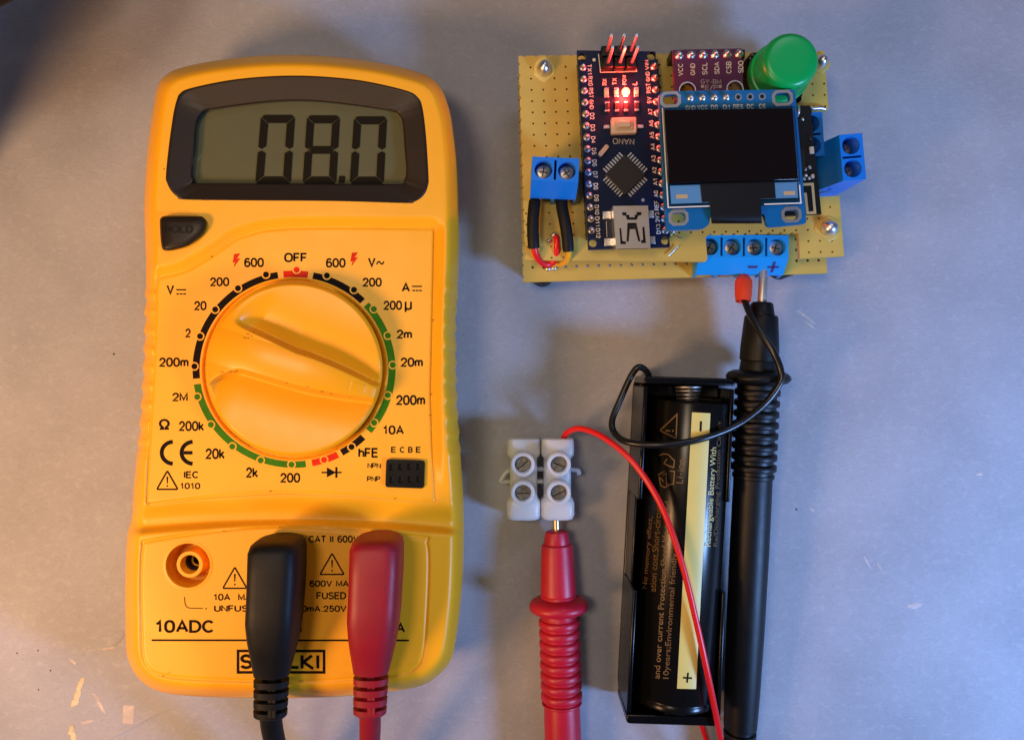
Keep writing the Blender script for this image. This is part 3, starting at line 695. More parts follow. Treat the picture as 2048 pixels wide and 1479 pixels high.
# ------------------------------------------------------------------ banana plugs
def loft_plug(mb_, secs, n=36):
    """secs: (px_center, py, half width px, z bottom, z top, exponent)"""
    rs = []
    for cx, py, hw, z0, z1, e in secs:
        zm = (z0+z1)/2; hh = (z1-z0)/2; kk = (D-zm)/F; r = []
        for i in range(n):
            t = 2*math.pi*i/n; c, s_ = math.cos(t), math.sin(t)
            x = math.copysign(abs(c)**(2/e), c); y = math.copysign(abs(s_)**(2/e), s_)
            p = Wp(cx, py, zm); r.append((p[0]+x*hw*kk, p[1], zm+y*hh))
        rs.append(r)
    return mb_.rings(rs)
def plug(name, label, m, dx, ytop, cable_pts, hw=50):
    x0 = 555+dx; o = empty(name, label, 'plug', x0, 1090, ZL)
    yo = ytop-1072
    b = ZL+.02; T = 4.0
    secs = [(x0+4, ytop, hw*.55, b, T-.32, 2.6), (x0+3, ytop+4, hw*.80, b, T-.16, 3), (x0+2, ytop+11, hw*.94, b, T-.05, 3.6), (x0+1, ytop+24, hw, b, T, 4.2), (x0, ytop+70, hw, b, T, 4.4), (x0-3, ytop+130, hw*.99, b, T, 4.2), (x0-5, ytop+160, hw*.99, b+.02, T-.02, 4.2),
            (x0-6, ytop+172, hw*.985, b+.05, T-.05, 3.8), (x0-7, ytop+200, hw*.95, b+.1, T-.10, 3.2), (x0-9, ytop+230, hw*.87, b+.18, T-.24, 2.7), (x0-11, ytop+260, hw*.765, b+.25, T-.42, 2.3), (x0-12, ytop+276, hw*.70, b+.27, T-.48, 2.2)]
    loft_plug(MB(), secs).build('housing', m, o, smooth=48)
    mb_ = MB(); secs = []; y = ytop+277; hw2 = hw*.70
    for q in range(3):                       # strain relief: solid rings with open slots between them
        secs += [(x0-12-q*.6, y, hw2*.55, b+.45, T-.72, 2.2), (x0-12-q*.6, y+7, hw2*.55, b+.45, T-.72, 2.2), (x0-12-q*.6, y+7.6, hw2, b+.30-q*.06, T-.50-q*.06, 2.4), (x0-12.4-q*.6, y+20, hw2*.985, b+.28-q*.06, T-.52-q*.06, 2.4)]
        y += 20.5; hw2 *= .985
    secs += [(x0-14, y, hw2*.55, b+.3, T-.85, 2.2), (x0-14, y+6, hw2*.55, b+.3, T-.85, 2.2), (x0-14, y+6.6, hw2, b+.1, T-.66, 2.3), (x0-14, y+17, hw2*.98, b+.08, T-.68, 2.3), (x0-14, y+21, hw2*.85, b+.12, T-.75, 2.3)]
    loft_plug(mb_, secs).build('strain_relief', m, o, smooth=40)
    for s_ in (-1, 1):                         # bridges joining the rings
        mb_ = MB(); mb_.box_px(x0-12+s_*4, ytop+320, 7, 84, 0, b+.40, T-.66); mb_.build('strain_relief_web', m, o)
    MB().tube([Wp(*p) for p in cable_pts], .235, n=18).build('cable', m, o, smooth=60)
    return o
plug('black_banana_plug', 'black right-angle plug with cable in the middle jack of the yellow meter', BRB, 0, 1073,
     [(541, 1400, 3.0), (541, 1425, 2.9), (545, 1460, 2.6), (556, 1510, 2.0), (572, 1580, 1.2), (580, 1680, .45), (590, 1800, .3)])
plug('red_banana_plug', 'red right-angle plug with cable in the right-hand jack of the yellow meter', RED, 199, 1068,
     [(740, 1398, 3.0), (740, 1425, 2.9), (740, 1460, 2.6), (738, 1510, 2.0), (736, 1580, 1.2), (735, 1680, .45), (735, 1800, .3)])

# ------------------------------------------------------------------ white terminal strip
SCG = mat('grey_screw', (0.26, 0.25, 0.22, 1), .48, 1.0, bump=.9, bscale=70, var=.5, vscale=50)
strip = empty('terminal_strip', 'milky white plastic two-way screw terminal strip above the red probe', 'terminal strip', 1080, 955)
def sect(cx, py, hw, z0, z1, e, n=32):
    zm = (z0+z1)/2; kk = (D-zm)/F; p = Wp(cx, py, zm); r = []
    for i in range(n):
        t = 2*math.pi*i/n; c, s_ = math.cos(t), math.sin(t)
        r.append((p[0]+math.copysign(abs(c)**(2/e), c)*hw*kk, p[1], zm+math.copysign(abs(s_)**(2/e), s_)*(z1-z0)/2))
    return r
for cx, lean in ((1047, 0), (1114, 0)):
    m = MB()
    rows = [(875, 27, .12, .80), (876, 32, .08, .86), (902, 33, .06, .90), (908, 32, .07, .88), (914, 27, .12, .84), (990, 27, .12, .84), (996, 31, .07, .88), (1002, 33.5, .06, .90), (1026, 33.5, .06, .88), (1033, 31, .1, .84), (1036, 24, .16, .76)]
    m.rings([sect(cx, y, hw, z0, z1, 5) for y, hw, z0, z1 in rows])
    barrel = m.build('terminal_body', WHT, strip, smooth=50)
    for ty in (929, 986):
        zt_ = 1.28; kk = (D-zt_)/F; p = Wp(cx-1+(cx > 1100)*5, ty, zt_)
        rr = lambda r, z: [(p[0]+r*kk*math.cos(2*math.pi*i/36), p[1]+r*kk*math.sin(2*math.pi*i/36), z) for i in range(36)]
        MB().rings([rr(r, z) for r, z in ((25, .7), (24, zt_-.05), (23, zt_), (17.5, zt_), (16.8, zt_-.02), (16.3, zt_-.5))], cap0=False).build('screw_tower', WHT, barrel, smooth=40)
        sm = MB(); sm.rings([rr(r, z) for r, z in ((15.8, zt_-.45), (15.8, zt_-.22), (14.5, zt_-.20))], cap0=False)
        scr = sm.build('screw', SCG, strip, smooth=40)
        a = random.uniform(-40, 40)
        MB().box_px(cx-1+(cx > 1100)*5, ty, 26, 2.2, a, zt_-.26, zt_-.196).build('screw_slot', RESB, scr)
for y in (938, 963): MB().box_px(1080, y, 22, 8, 0, .35, .62).build('bridge', WHT, strip, bevel=.03)
MB().tube([Wp(1136, 938, .5), Wp(1150, 939, .5), Wp(1157, 941, .5), Wp(1158, 948, .48)], .055).build('sprue_tab', WHT, strip, smooth=60)
MB().tube([Wp(1022, 940, .5), Wp(1012, 944, .5), Wp(1004, 955, .5), Wp(1003, 963, .5), Wp(1020, 962, .5)], .055).build('sprue_tab', WHT, strip, smooth=60)

# ------------------------------------------------------------------ probes
def along(a, b): return (Vector(b)-Vector(a)).length
rp = empty('red_test_probe', 'red test probe with ribbed grip, its tip in the white terminal strip', 'probe', 1120, 1250)
A0 = Vector(Wp(1113, 1062, .66)); A1 = Vector(Wp(1126, 1479, .66)); kz = (D-.66)/F
pt = lambda y: (y-1062)*kz*1.0005
MB().lathe(A0, A1, [(pt(1015), .085), (pt(1066), .085)], 16).build('tip', GLD, rp, smooth=40)
def profp(seq): return [(pt(y), r*kz) for y, r in seq]
MB().lathe(A0, A1, profp([(1061, 8), (1061.5, 20), (1063, 22.5), (1085, 26), (1086.5, 25.5), (1087.5, 29), (1089, 31), (1120, 33), (1186, 36), (1188, 34), (1190, 35), (1196, 36)])).build('nose', REDP, rp, smooth=40)
MB().lathe(A0, A1, profp([(1193, 34), (1196, 45), (1199, 53), (1204, 58), (1211, 59.5), (1217, 58), (1222, 51), (1225, 40), (1226, 36)]), 36).build('finger_guard', REDP, rp, smooth=60)
seq = [(1222, 34), (1233, 35)]
y = 1236
for q in range(8):
    seq += [(y, 36), (y+1.5, 40), (y+4, 41.5), (y+12, 41.5), (y+15, 40), (y+16, 36), (y+20.5, 35.5)]; y += 20.8
seq += [(y, 40), (y+3, 40), (y+6, 36)]
MB().lathe(A0, A1, profp(seq), 32).build('grip', REDP, rp, smooth=40)
MB().lathe(A0, A1, profp([(y+2, 33), (y+4, 35.5), (1440, 36.5), (1620, 36), (1626, 30)]), 32).build('handle', REDP, rp, smooth=40)

bp = empty('black_test_probe', 'black test probe with ribbed grip beside the battery holder', 'probe', 1500, 1000)
A0 = Vector(Wp(1524, 605, 1.30)); A1 = Vector(Wp(1479, 1479, .62)); Lb = (A1-A0).length
pb = lambda y: (y-605)/(1479-605)*Lb
def kb(y): return (D-(1.30+(.62-1.30)*(y-605)/874))/F
profb = lambda seq: [(pb(y), r*kb(y)) for y, r in seq]
MB().lathe(A0, A1, profb([(530, 5), (534, 8.5), (612, 9.5)]), 18).build('tip', STL, bp, smooth=40)
MB().lathe(A0, A1, profb([(603, 8), (604, 18), (608, 22), (629, 26), (630, 31), (634, 33), (690, 37.5), (716, 38), (718, 35), (722, 36), (740, 38)])).build('nose', BPR, bp, smooth=40)
MB().lathe(A0, A1, profb([(736, 38), (738, 50), (742, 59), (748, 63), (753, 63), (758, 58), (762, 48), (765, 40)]), 36).build('finger_guard', BPR, bp, smooth=60)
seq = [(762, 40), (768, 40)]; y = 772
for q in range(8):
    seq += [(y, 40), (y+1.5, 43.5), (y+3, 44.5), (y+11, 44.5), (y+13, 43), (y+14, 38.5), (y+20, 38)]; y += 21
seq += [(y, 41), (y+6, 41), (y+9, 37)]
MB().lathe(A0, A1, profb(seq), 32).build('grip', BPR, bp, smooth=40)
MB().lathe(A0, A1, profb([(y+4, 34), (y+6, 38), (1100, 38.5), (1250, 37.5), (1380, 35), (1440, 33), (1452, 32.5), (1453, 27), (1460, 27), (1461, 32), (1470, 32), (1471, 27), (1479, 27), (1480, 31), (1490, 31), (1491, 26), (1500, 26), (1501, 30), (1540, 29)]), 32).build('handle', BPR, bp, smooth=40)

# ------------------------------------------------------------------ battery holder and cell
HT = 1.72
hold = empty('battery_holder', 'black open plastic battery holder lying beside the black probe', 'battery holder', 1350, 1100)
hq = [Vector(Wp(x, y, HT)[:2]) for x, y in ((1289, 752), (1470, 757), (1441, 1452), (1252, 1446))]
def H(u, v): return (hq[0]*(1-u)+hq[1]*u)*(1-v)+(hq[3]*(1-u)+hq[2]*u)*v
wl = (hq[1]-hq[0]).length; hl = (hq[3]-hq[0]).length; tw = .10/wl; tl = .17/hl
def hbox(u0, u1, v0, v1, z0, z1, name, bev=.03, rc=None):
    pts = [H(u0, v0), H(u1, v0), H(u1, v1), H(u0, v1)]
    if rc: pts = [Vector(p) for p in rounded([tuple(p) for p in pts], rc, 5)]
    return MB().prism([tuple(p) for p in pts], z0, z1).build(name, BLG, hold, bevel=bev)
hbox(0, 1, 0, 1, 0.01, .16, 'tray_floor', .03, [.25, .25, .25, .45])
for u0, u1 in ((0, tw), (1-tw, 1)):
    hbox(u0, u1, .03, .355, .162, HT, 'side_wall'); hbox(u0+(tw*.25 if u0 == 0 else 0), u1-(0 if u0 == 0 else tw*.25), .3555, .615, .162, 1.15, 'side_wall'); hbox(u0, u1, .6155, .97, .162, HT, 'side_wall')
# end walls with rounded outer corners
def endwall(v0, v1, top):
    out = [H(0, v0), H(1, v0), H(1, v1), H(0, v1)]
    r = [.22, .22, 0, 0] if top else [0, 0, .22, .40]
    MB().prism([tuple(p) for p in rounded([tuple(p) for p in out], r, 6)], .162, HT+.01).build('end_wall', BLG, hold, bevel=.03)
endwall(0, tl*1.0, True); endwall(1-tl*1.3, 1, False)
for u0, u1, v0, v1 in ((.03, .10, .12, .13), (.9, .97, .12, .13)): pass
for v in (.05, .955):      # sloped shoulders inside both ends
    a0, a1 = (tl, .062) if v < .5 else (.945, 1-tl*1.3)
    hbox(tw, 1-tw, a0, a1, .162, .75, 'shoulder', .04)
# contact spring
cu = H(.5, .03)
dv = (H(.5, 1)-H(.5, 0)).normalized(); du = Vector((-dv.y, dv.x)); m = MB(); pts = []
c0 = H(.56, tl+.002)
for i in range(61):
    a = i/60*2*math.pi*4.5; q = c0+dv*(.02+.40*i/60)+du*(.30*math.cos(a)*(1-.25*i/60)); pts.append((q.x, q.y, 1.05+.30*math.sin(a)*(1-.25*i/60)))
m.tube(pts, .03, n=8, sub=2); m.build('contact_spring', STL, hold, smooth=60)
p = H(.5, .93); MB().prism([tuple(H(.3, .936)), tuple(H(.7, .936)), tuple(H(.7, .941)), tuple(H(.3, .941))], .5, 1.5).build('contact_plate', STL, hold)

cell = empty('battery_cell', 'black rechargeable battery cell with a yellow stripe, lying in the black holder', 'battery', 1375, 1090, .2)
RC = .945; ZC = 1.12
C0 = Vector(Wp(1382, 800, ZC)); C1 = Vector(Wp(1347, 1398, ZC)); cd = (C1-C0).normalized(); Lc = (C1-C0).length; cs = Vector((cd.y, -cd.x, 0))
if cs.x < 0: cs = -cs
MB().lathe(C0, C1, [(0, RC*.6), (0, RC*.93), (.03, RC*.985), (.08, RC), (Lc-.25, RC), (Lc-.22, RC*.975), (Lc-.18, RC*.975), (Lc-.14, RC), (Lc-.04, RC*.985), (Lc, RC*.92), (Lc, RC*.5), (Lc+.0, RC*.45), (Lc+.12, RC*.4)], 64).build('cell_body', CELL, cell, smooth=40)
cbody = cell.children[0]
def on_cell(px, py):
    """point of the cell's wrap that the given photo pixel falls on"""
    z = ZC+RC
    for _ in range(12):
        p = Vector(Wp(px, py, z)); s_ = (p-C0).dot(cs); s_ = max(-RC*.97, min(RC*.97, s_)); z = ZC+math.sqrt(max(0, (RC+.006)**2-s_*s_))
    return (p.x, p.y, z)
def cell_flat(pts, m, name, nx=8, ny=1):
    """quad (tl,tr,br,bl) wrapped on the cell"""
    a, b, c, d = map(Vector, pts); vs = []
    for j in range(ny+1):
        for i in range(nx+1):
            u, v = i/nx, j/ny; q = (a*(1-u)+b*u)*(1-v)+(d*(1-u)+c*u)*v; vs.append(on_cell(q.x, q.y))
    return MB().add(vs, [(j*(nx+1)+i, (j+1)*(nx+1)+i, (j+1)*(nx+1)+i+1, j*(nx+1)+i+1) for j in range(ny) for i in range(nx)]).build(name, m, cell, smooth=60)
stripe = cell_flat([(1384, 824), (1421, 826), (1392, 1377), (1354, 1376)], CYL, 'stripe', 8, 20)
def lift(f, d): 
    def g(px, py):
        q = f(px, py); return (q[0], q[1], q[2]+d)
    return g
oc2 = lift(on_cell, .006)
def cellmark(pts, wd, m_):
    fine_ = []
    for (xa, ya), (xb, yb_) in zip(pts, pts[1:]):
        k_ = max(1, int(math.hypot(xb-xa, yb_-ya)/4)); fine_ += [(xa+(xb-xa)*i/k_, ya+(yb_-ya)*i/k_) for i in range(k_)]
    m = MB(); stroke(fine_+[pts[-1]], wd, 0, m); P_ = []
    for x, y, z in m.v:                      # stroke() gave table points; put them back on the wrap
        P_.append(oc2(x/D*F+1024, 739.5-y/D*F))
    m.v = P_; return m.build('printed_mark', m_, cbody)
cellmark([(1402, 842), (1401, 862)], 4.2, PRK)
cellmark([(1366, 1354), (1384, 1355)], 3.4, PRK); cellmark([(1376, 1344), (1374, 1364)], 3.4, PRK)
def ctext(s_, p0, p1, h_, m_, serif=True):
    """text reading from p0 (start) to p1 (end)"""
    d = Vector(p1)-Vector(p0); rot = -math.degrees(math.atan2(d.y, d.x)); c = (Vector(p0)+Vector(p1))/2
    text(s_, c.x, c.y, d.length, h_, 0, m_, cbody, rot=rot, mapf=oc2, serif=serif, name='printed_text', bold=.14)
ctext('Rechargeable Battery With', (1417, 1092), (1429, 894), 15, CTX2)
ctext('Re/Discharging Protection Circuit', (1432, 1092), (1440, 842), 11, CTX)
ctext('Li-ion', (1359, 966), (1364, 918), 13, CTX, serif=False)
ctext('No memory effect,', (1290, 1176), (1302, 1032), 12, CTX)
ctext('ation cost.Short-circuit', (1305, 1182), (1317, 1008), 13, CTX)
ctext('and over current Protection,Sheef-life around', (1314, 1356), (1336, 1002), 14, CTX)
ctext('10years;Environmental friendly', (1333, 1356), (1350, 1106), 15, CTX)
cellmark([(1320, 860), (1354, 828), (1352, 876), (1321, 861)], 2.4, CTX); cellmark([(1331, 861), (1340, 861)], 2.6, CTX); cellmark([(1344, 861), (1347, 861)], 3, CTX)
for q in (((1319, 910), (1326, 907), (1336, 908), (1349, 921), (1347, 934), (1337, 931), (1328, 926), (1334, 917)), ((1340, 941), (1349, 942), (1347, 967), (1333, 968), (1332, 946), (1326, 949)),
          ((1316, 949), (1330, 941)), ((1318, 953), (1321, 970), (1329, 974), (1347, 966)), ((1318, 953), (1327, 962))):      # recycling loop
    cellmark(list(q), 2.2, CTX)

# ------------------------------------------------------------------ loose wires
rw = empty('red_wire', 'thin red wire arching from the white terminal strip across the battery holder', 'wire', 1128, 880)
MB().tube([Wp(*p) for p in ((1126, 905, .5), (1126, 886, .52), (1129, 872, .62), (1140, 861, .85), (1165, 857, 1.2), (1210, 876, 1.6), (1268, 926, 2.0), (1322, 1010, 2.25), (1362, 1120, 2.3), (1392, 1240, 2.25),
           (1418, 1360, 2.15), (1440, 1470, 1.7), (1452, 1540, 1.2), (1458, 1600, .7), (1450, 1640, .35), (1432, 1600, .2), (1418, 1500, .2), (1404, 1450, .25), (1396, 1425, .3))], .072, n=14, sub=10).build('insulation', RWI, rw, smooth=60)
bw = empty('black_wire', 'thin black looped wire from the battery holder to an orange ferrule', 'wire', 1297, 750)
MB().tube([Wp(*p) for p in ((1310, 775, 1.0), (1300, 757, 1.25), (1292, 741, 1.35), (1277, 734, 1.4), (1262, 752, 1.35), (1240, 800, 1.3), (1224, 842, 1.35), (1231, 868, 1.5), (1258, 884, 1.85), (1320, 889, 2.12), (1395, 879, 2.15), (1470, 851, 1.95),
           (1528, 808, 1.95), (1560, 765, 2.0), (1561, 738, 2.0), (1546, 702, 2.0), (1520, 662, 1.85), (1500, 628, 1.62), (1490, 602, 1.42), (1488, 590, 1.38))], .078, n=14, sub=10).build('insulation', BWI, bw, smooth=60)
f0 = Vector(Wp(1488, 530, 1.20)); f1 = Vector(Wp(1486, 607, 1.40)); kf = (D-1.3)/F
pf = lambda y: (y-530)*kf
fe = MB().lathe(f0, f1, [(pf(y), r*kf) for y, r in ((551, 8), (552, 10), (562, 16), (566, 17.3), (590, 16.6), (606, 15), (606.5, 12), (600, 10), (585, 9))], 24).build('ferrule', ORG, bw, smooth=40)
MB().lathe(f0, f1, [(pf(522), 7.5*kf), (pf(556), 7.5*kf)], 14).build('ferrule_pin', STL, fe, smooth=40)

# ------------------------------------------------------------------ circuit boards
ZB1, ZB2, ZN, ZO = 0.98, 1.78, 2.28, 3.22        # top faces: lower board, upper board, controller, display
def inside(p, poly):
    r = False; n = len(poly)
    for i in range(n):
        (x0, y0), (x1, y1) = poly[i], poly[i-1]
        if (y0 > p[1]) != (y1 > p[1]) and p[0] < (x1-x0)*(p[1]-y0)/(y1-y0)+x0: r = not r
    return r
def edge_dist(p, poly):
    P = Vector(p); best = 1e9
    for i in range(len(poly)):
        a, b = Vector(poly[i-1]), Vector(poly[i]); e = b-a; t = max(0, min(1, (P-a).dot(e)/e.length_squared)); best = min(best, (P-a-e*t).length)
    return best
def scallop(a, b, step, r, start=.5):
    """saw-cut edge from a to b running through a row of holes: half holes bitten out on the left-hand side"""
    a, b = Vector(a), Vector(b); d = (b-a).normalized(); n = Vector((d.y, -d.x))*-1; L_ = (b-a).length; out = [tuple(a)]; s_ = step*start
    while s_ < L_-r-2:
        for k in range(5):
            t = math.pi*k/4; out.append(tuple(a+d*(s_-r*math.cos(t))+n*(r*.8*math.sin(t))))
        s_ += step
    return out
def perfboard(name, label, poly, org, r, d, zt, hr, keep):
    poly = [p for i, p in enumerate(poly) if (Vector(p)-Vector(poly[i-1])).length > .5]
    o = empty(name, label, 'circuit board', poly[0][0], poly[0][1], zt-.16)
    hs = []
    for i in range(-4, 40):
        for j in range(-4, 40):
            p = (org[0]+r[0]*i+d[0]*j, org[1]+r[1]*i+d[1]*j)
            if inside(p, poly) and edge_dist(p, poly) > hr+2.5 and keep(p): hs.append(circ(p[0], p[1], hr, 7, rot=.3))
    MB().add(*plate_px(poly, hs, zt-.16, zt)).build('board', PRF, o)
    return o
UP = scallop((1050, 520), (1037, 112), 22.4, 3.5)+scallop((1037, 112), (1648, 102), 23.4, 3.2)+[(1648, 102), (1657, 214), (1655, 220), (1600, 226), (1604, 396), (1679, 392), (1688, 512), (1600, 517), (1597, 466)]
UP += scallop((1597, 466), (1414, 470), 23.4, 3.5)+[(1411, 474), (1415, 518), (1411, 523)]
ub = perfboard('upper_perfboard', 'tan phenolic prototyping board on top, carrying the modules', UP, (1063.3, 180), (23.4, -.5), (1.1, 22.4), ZB2, 2.3, lambda p: not (1140 < p[0] < 1415 and p[1] > 478))
LOW = [(1046, 564), (1042, 420), (1036, 150), (1630, 130), (1655, 546)]
LOW = scallop((1046, 564), (1036, 150), 22, 3)+[(1036, 150), (1618, 135), (1655, 546)]
lb = perfboard('lower_perfboard', 'tan phenolic prototyping board underneath, jutting out along the front edge', LOW, (1065.4, 534.5), (22.0, -.55), (.6, 21.6), ZB1, 3.2, lambda p: p[1] < 548)
for x, y, r in ((1087, 545, 22), (1060, 250, 20), (1578, 530, 22), (1560, 190, 20)):
    p = Wp(x, y, .8); MB().lathe((p[0], p[1], 0.005), (p[0], p[1], 1), [(0, r*.0115), (.08, r*.0125), (.55, r*.012), (.818, r*.012)], 24).build('rubber_foot', BRB, lb, smooth=40)
# solder posts that tie the two boards together
for x, y, rx, ry, h in ((1088, 139, 15, 17, .30), (1640, 126, 13, 15, .28), (1657, 457, 18, 17, .26)):
    MB().blob(x, y, ZB2+.001, rx, ry, h, 24, 10, .06).build('solder_blob', SLD, ub, smooth=60)
    MB().add(*[list(q) for q in (lambda m_: (m_.v, m_.f))(MB().dome([(x+1.45*rx*math.cos(t)*(1+.12*math.sin(3*t+x)), y+1.4*ry*math.sin(t)*(1+.1*math.cos(4*t))) for t in np.linspace(0, 2*math.pi, 26)[:-1]], [(1, ZB2), (.97, ZB2+.012), (.8, ZB2+.014)]))]).build('flux_ring', CYL if x < 1600 else PRF, ub, smooth=60)
# bare tinned links
for q in (((1342, 470), (1350, 462), (1356, 474), (1364, 476)), ((1356, 492), (1346, 503), (1336, 512)), ((1337, 461), (1344, 467))):
    MB().tube([Wp(x, y, ZB2+.06) for x, y in q], .013, n=8).build('wire_link', SLD, ub, smooth=60)
for x, y in ((1108, 470), (1098, 482), (1096, 538), (1108, 537)): MB().blob(x, y, (ZB2 if y < 520 else ZB1)+.001, 7, 6, .09, 12, 5, .1).build('solder_joint', SLD, ub if y < 520 else lb, smooth=60)
# brown-stained patch under the cut-out at the right of the front connector
# ---------------------------------------------------------------- blue screw terminals
def terminal(name, label, s0, s1, n, ztop, zbase, m, flip=1, slot=True, front=.50):
    """s0, s1: px of first and last screw seen at ztop; wire side is to the right-hand of s0->s1 (flip=-1: left)"""
    a = Vector(Wp(*s0, ztop)[:2]); b = Vector(Wp(*s1, ztop)[:2]); p = (b-a).length/(n-1); ex = (b-a).normalized(); ey = Vector((ex.y, -ex.x))*flip
    k = p/.508; Hh = ztop-zbase
    o = empty(name, label, 'terminal block', (s0[0]+s1[0])/2, (s0[1]+s1[1])/2, zbase)
    L = lambda x, y: tuple(a+ex*(x*k)+ey*(y*k))
    x0, x1 = -.254, .508*(n-1)+.254; yb, yf, yo = -.27, .24, front
    zmid = ztop-.42*Hh
    holes = [[L(.508*i+.195*math.cos(2*math.pi*t/24), .195*math.sin(2*math.pi*t/24)) for t in range(24)] for i in range(n)]
    if slot: holes += [[L(.508*i+.254+sx*.026, sy*.21) for sx, sy in ((-1, -1), (1, -1), (1, 1), (-1, 1))] for i in range(n-1)]
    mb_ = MB().add(*plate_geo([L(x0, yb), L(x1, yb), L(x1, yf), L(x0, yf)], holes, zmid, ztop))
    def xprism(prof, xa, xb):
        n_ = len(prof); vs = [(*L(xa, y), z) for y, z in prof]+[(*L(xb, y), z) for y, z in prof]
        mb_.add(vs, [tuple(range(n_-1, -1, -1)), tuple(range(n_, 2*n_))]+[(i, (i+1) % n_, n_+(i+1) % n_, n_+i) for i in range(n_)])
    xprism([(yf, ztop), (yo-.02, zbase+.50*Hh), (yo, zbase+.42*Hh), (yf, zbase+.42*Hh)], x0, x1)       # sloping front
    xprism([(yb, zbase), (yb, zmid), (yf-.04, zmid), (yf-.04, zbase+.42*Hh), (.12, zbase+.42*Hh), (.12, zbase)], x0, x1)   # back body
    for i in range(n+1):                                                                                  # webs between wire entries
        xc = -.254+.508*i; xa, xb = (xc, xc+.05) if i == 0 else ((xc-.05, xc) if i == n else (xc-.04, xc+.04))
        xprism([(.12, zbase), (yo+.03, zbase), (yo-.01, zbase+.42*Hh), (.12, zbase+.42*Hh)], xa, xb)
    hz = mb_.build('housing', m, o)
    for i in range(n):
        c = L(.508*i, 0); zs = ztop-.22*Hh
        rr = lambda r, z: [(c[0]+r*k*math.cos(2*math.pi*t/24), c[1]+r*k*math.sin(2*math.pi*t/24), z) for t in range(24)]
        s_ = MB().rings([rr(r, z) for r, z in ((.178, zs-.14), (.178, zs-.03), (.14, zs), (.05, zs+.004))], cap0=False).build('screw', BRS if i < n-1 or n == 2 else STL, o, smooth=40)
        an = random.uniform(0, 3.1); u = ex*math.cos(an)+ey*math.sin(an); v_ = Vector((-u.y, u.x)); mm = MB()
        for (uu, vv) in ((u, v_), (v_, u)):
            q = [Vector(c)+uu*(sx*.10*k)+vv*(sy*.012*k) for sx, sy in ((-1, -1), (1, -1), (1, 1), (-1, 1))]; mm.prism([tuple(w_) for w_ in q], zs-.02, zs+.0065 if uu is u else zs+.0055)
        mm.build('screw_slot', HOL, s_)
        MB().prism([L(.508*i-.15, .13), L(.508*i+.15, .13), L(.508*i+.15, .20), L(.508*i-.15, .20)], zbase+.05, zbase+.36*Hh).build('clamp', BRS, o)
        MB().prism([L(.508*i-.03, -.03), L(.508*i+.03, -.03), L(.508*i+.03, .03), L(.508*i-.03, .03)], zbase-.3, zbase+.02).build('pin', SLD, o)
    return o, hz, L, k, Hh
terminal('two_way_terminal_block', 'blue two-way screw terminal with black-sleeved wires on the left of the upper board', (1087, 339), (1134, 341), 2, 2.82, ZB2, BLU)
o4, h4, L4, k4, H4 = terminal('four_way_terminal_block', 'lighter blue four-way screw terminal at the front, marked minus and plus', (1421, 493), (1555, 494), 4, 1.70, ZB1, BLU2, front=.60)
# pen marks on the sloping front
def on_front(x, y_frac):
    yy = .24+(.58-.24)*y_frac; zz = 1.70+(ZB1+.50*H4-1.70)*y_frac; nrm = .006
    q = L4(x, yy+.006); return (q[0], q[1], zz+.006)
def penmark(x, y, wx, wy):
    MB().add([on_front(x-wx, y-wy), on_front(x+wx, y-wy), on_front(x+wx, y+wy), on_front(x-wx, y+wy)], [(0, 1, 2, 3)]).build('pen_mark', PEN, h4)
PEN = mat('violet_pen', rgb(62, 40, 110), 0.6)
penmark(1.02, .55, .11, .07); penmark(1.49, .55, .13, .06); penmark(1.49, .55, .03, .32)
terminal('side_terminal_block', 'dark-walled blue two-way screw terminal jutting out at the right edge', (1702, 291), (1706, 337), 2, 2.62, ZB1, BLU, flip=1)
terminal('rear_terminal_block', 'blue screw terminal half hidden behind the black radio module', (1622, 247), (1625, 291), 2, 2.12, ZB1, BLU, flip=1)

# ---------------------------------------------------------------- sleeved jumper wires
jw = empty('jumper_wires', 'red and yellow jumper wires with black sleeves under the left blue terminal', 'wires', 1100, 470, ZB2)
for q, r in ((((1070, 400, 2.05), (1068, 416, 2.1), (1066, 440, 2.12), (1066, 470, 2.1), (1068, 497, 2.05)), .135), (((1124, 398, 2.05), (1124, 414, 2.1), (1129, 440, 2.14), (1134, 470, 2.12), (1137, 503, 2.05)), .135)):
    MB().tube([Wp(*p) for p in q], lambda t, r=r: r*(.9+.1*min(1, 12*min(t, 1-t))), n=16).build('heat_shrink_sleeve', BRB, jw, smooth=50)
MB().tube([Wp(*p) for p in ((1068, 488, 2.05), (1071, 506, 1.95), (1080, 522, 1.75), (1094, 529, 1.6), (1107, 523, 1.6), (1113, 506, 1.75), (1114, 488, 1.86), (1113, 476, 1.84), (1112, 472, 1.7))], .075, n=14).build('red_lead', RWI, jw, smooth=60)
MB().tube([Wp(*p) for p in ((1137, 494, 2.05), (1138, 508, 1.95), (1133, 522, 1.7), (1122, 528, 1.4), (1112, 526, 1.2), (1108, 531, 1.0), (1108, 536, .9))], .07, n=14).build('yellow_lead', YWI, jw, smooth=60)

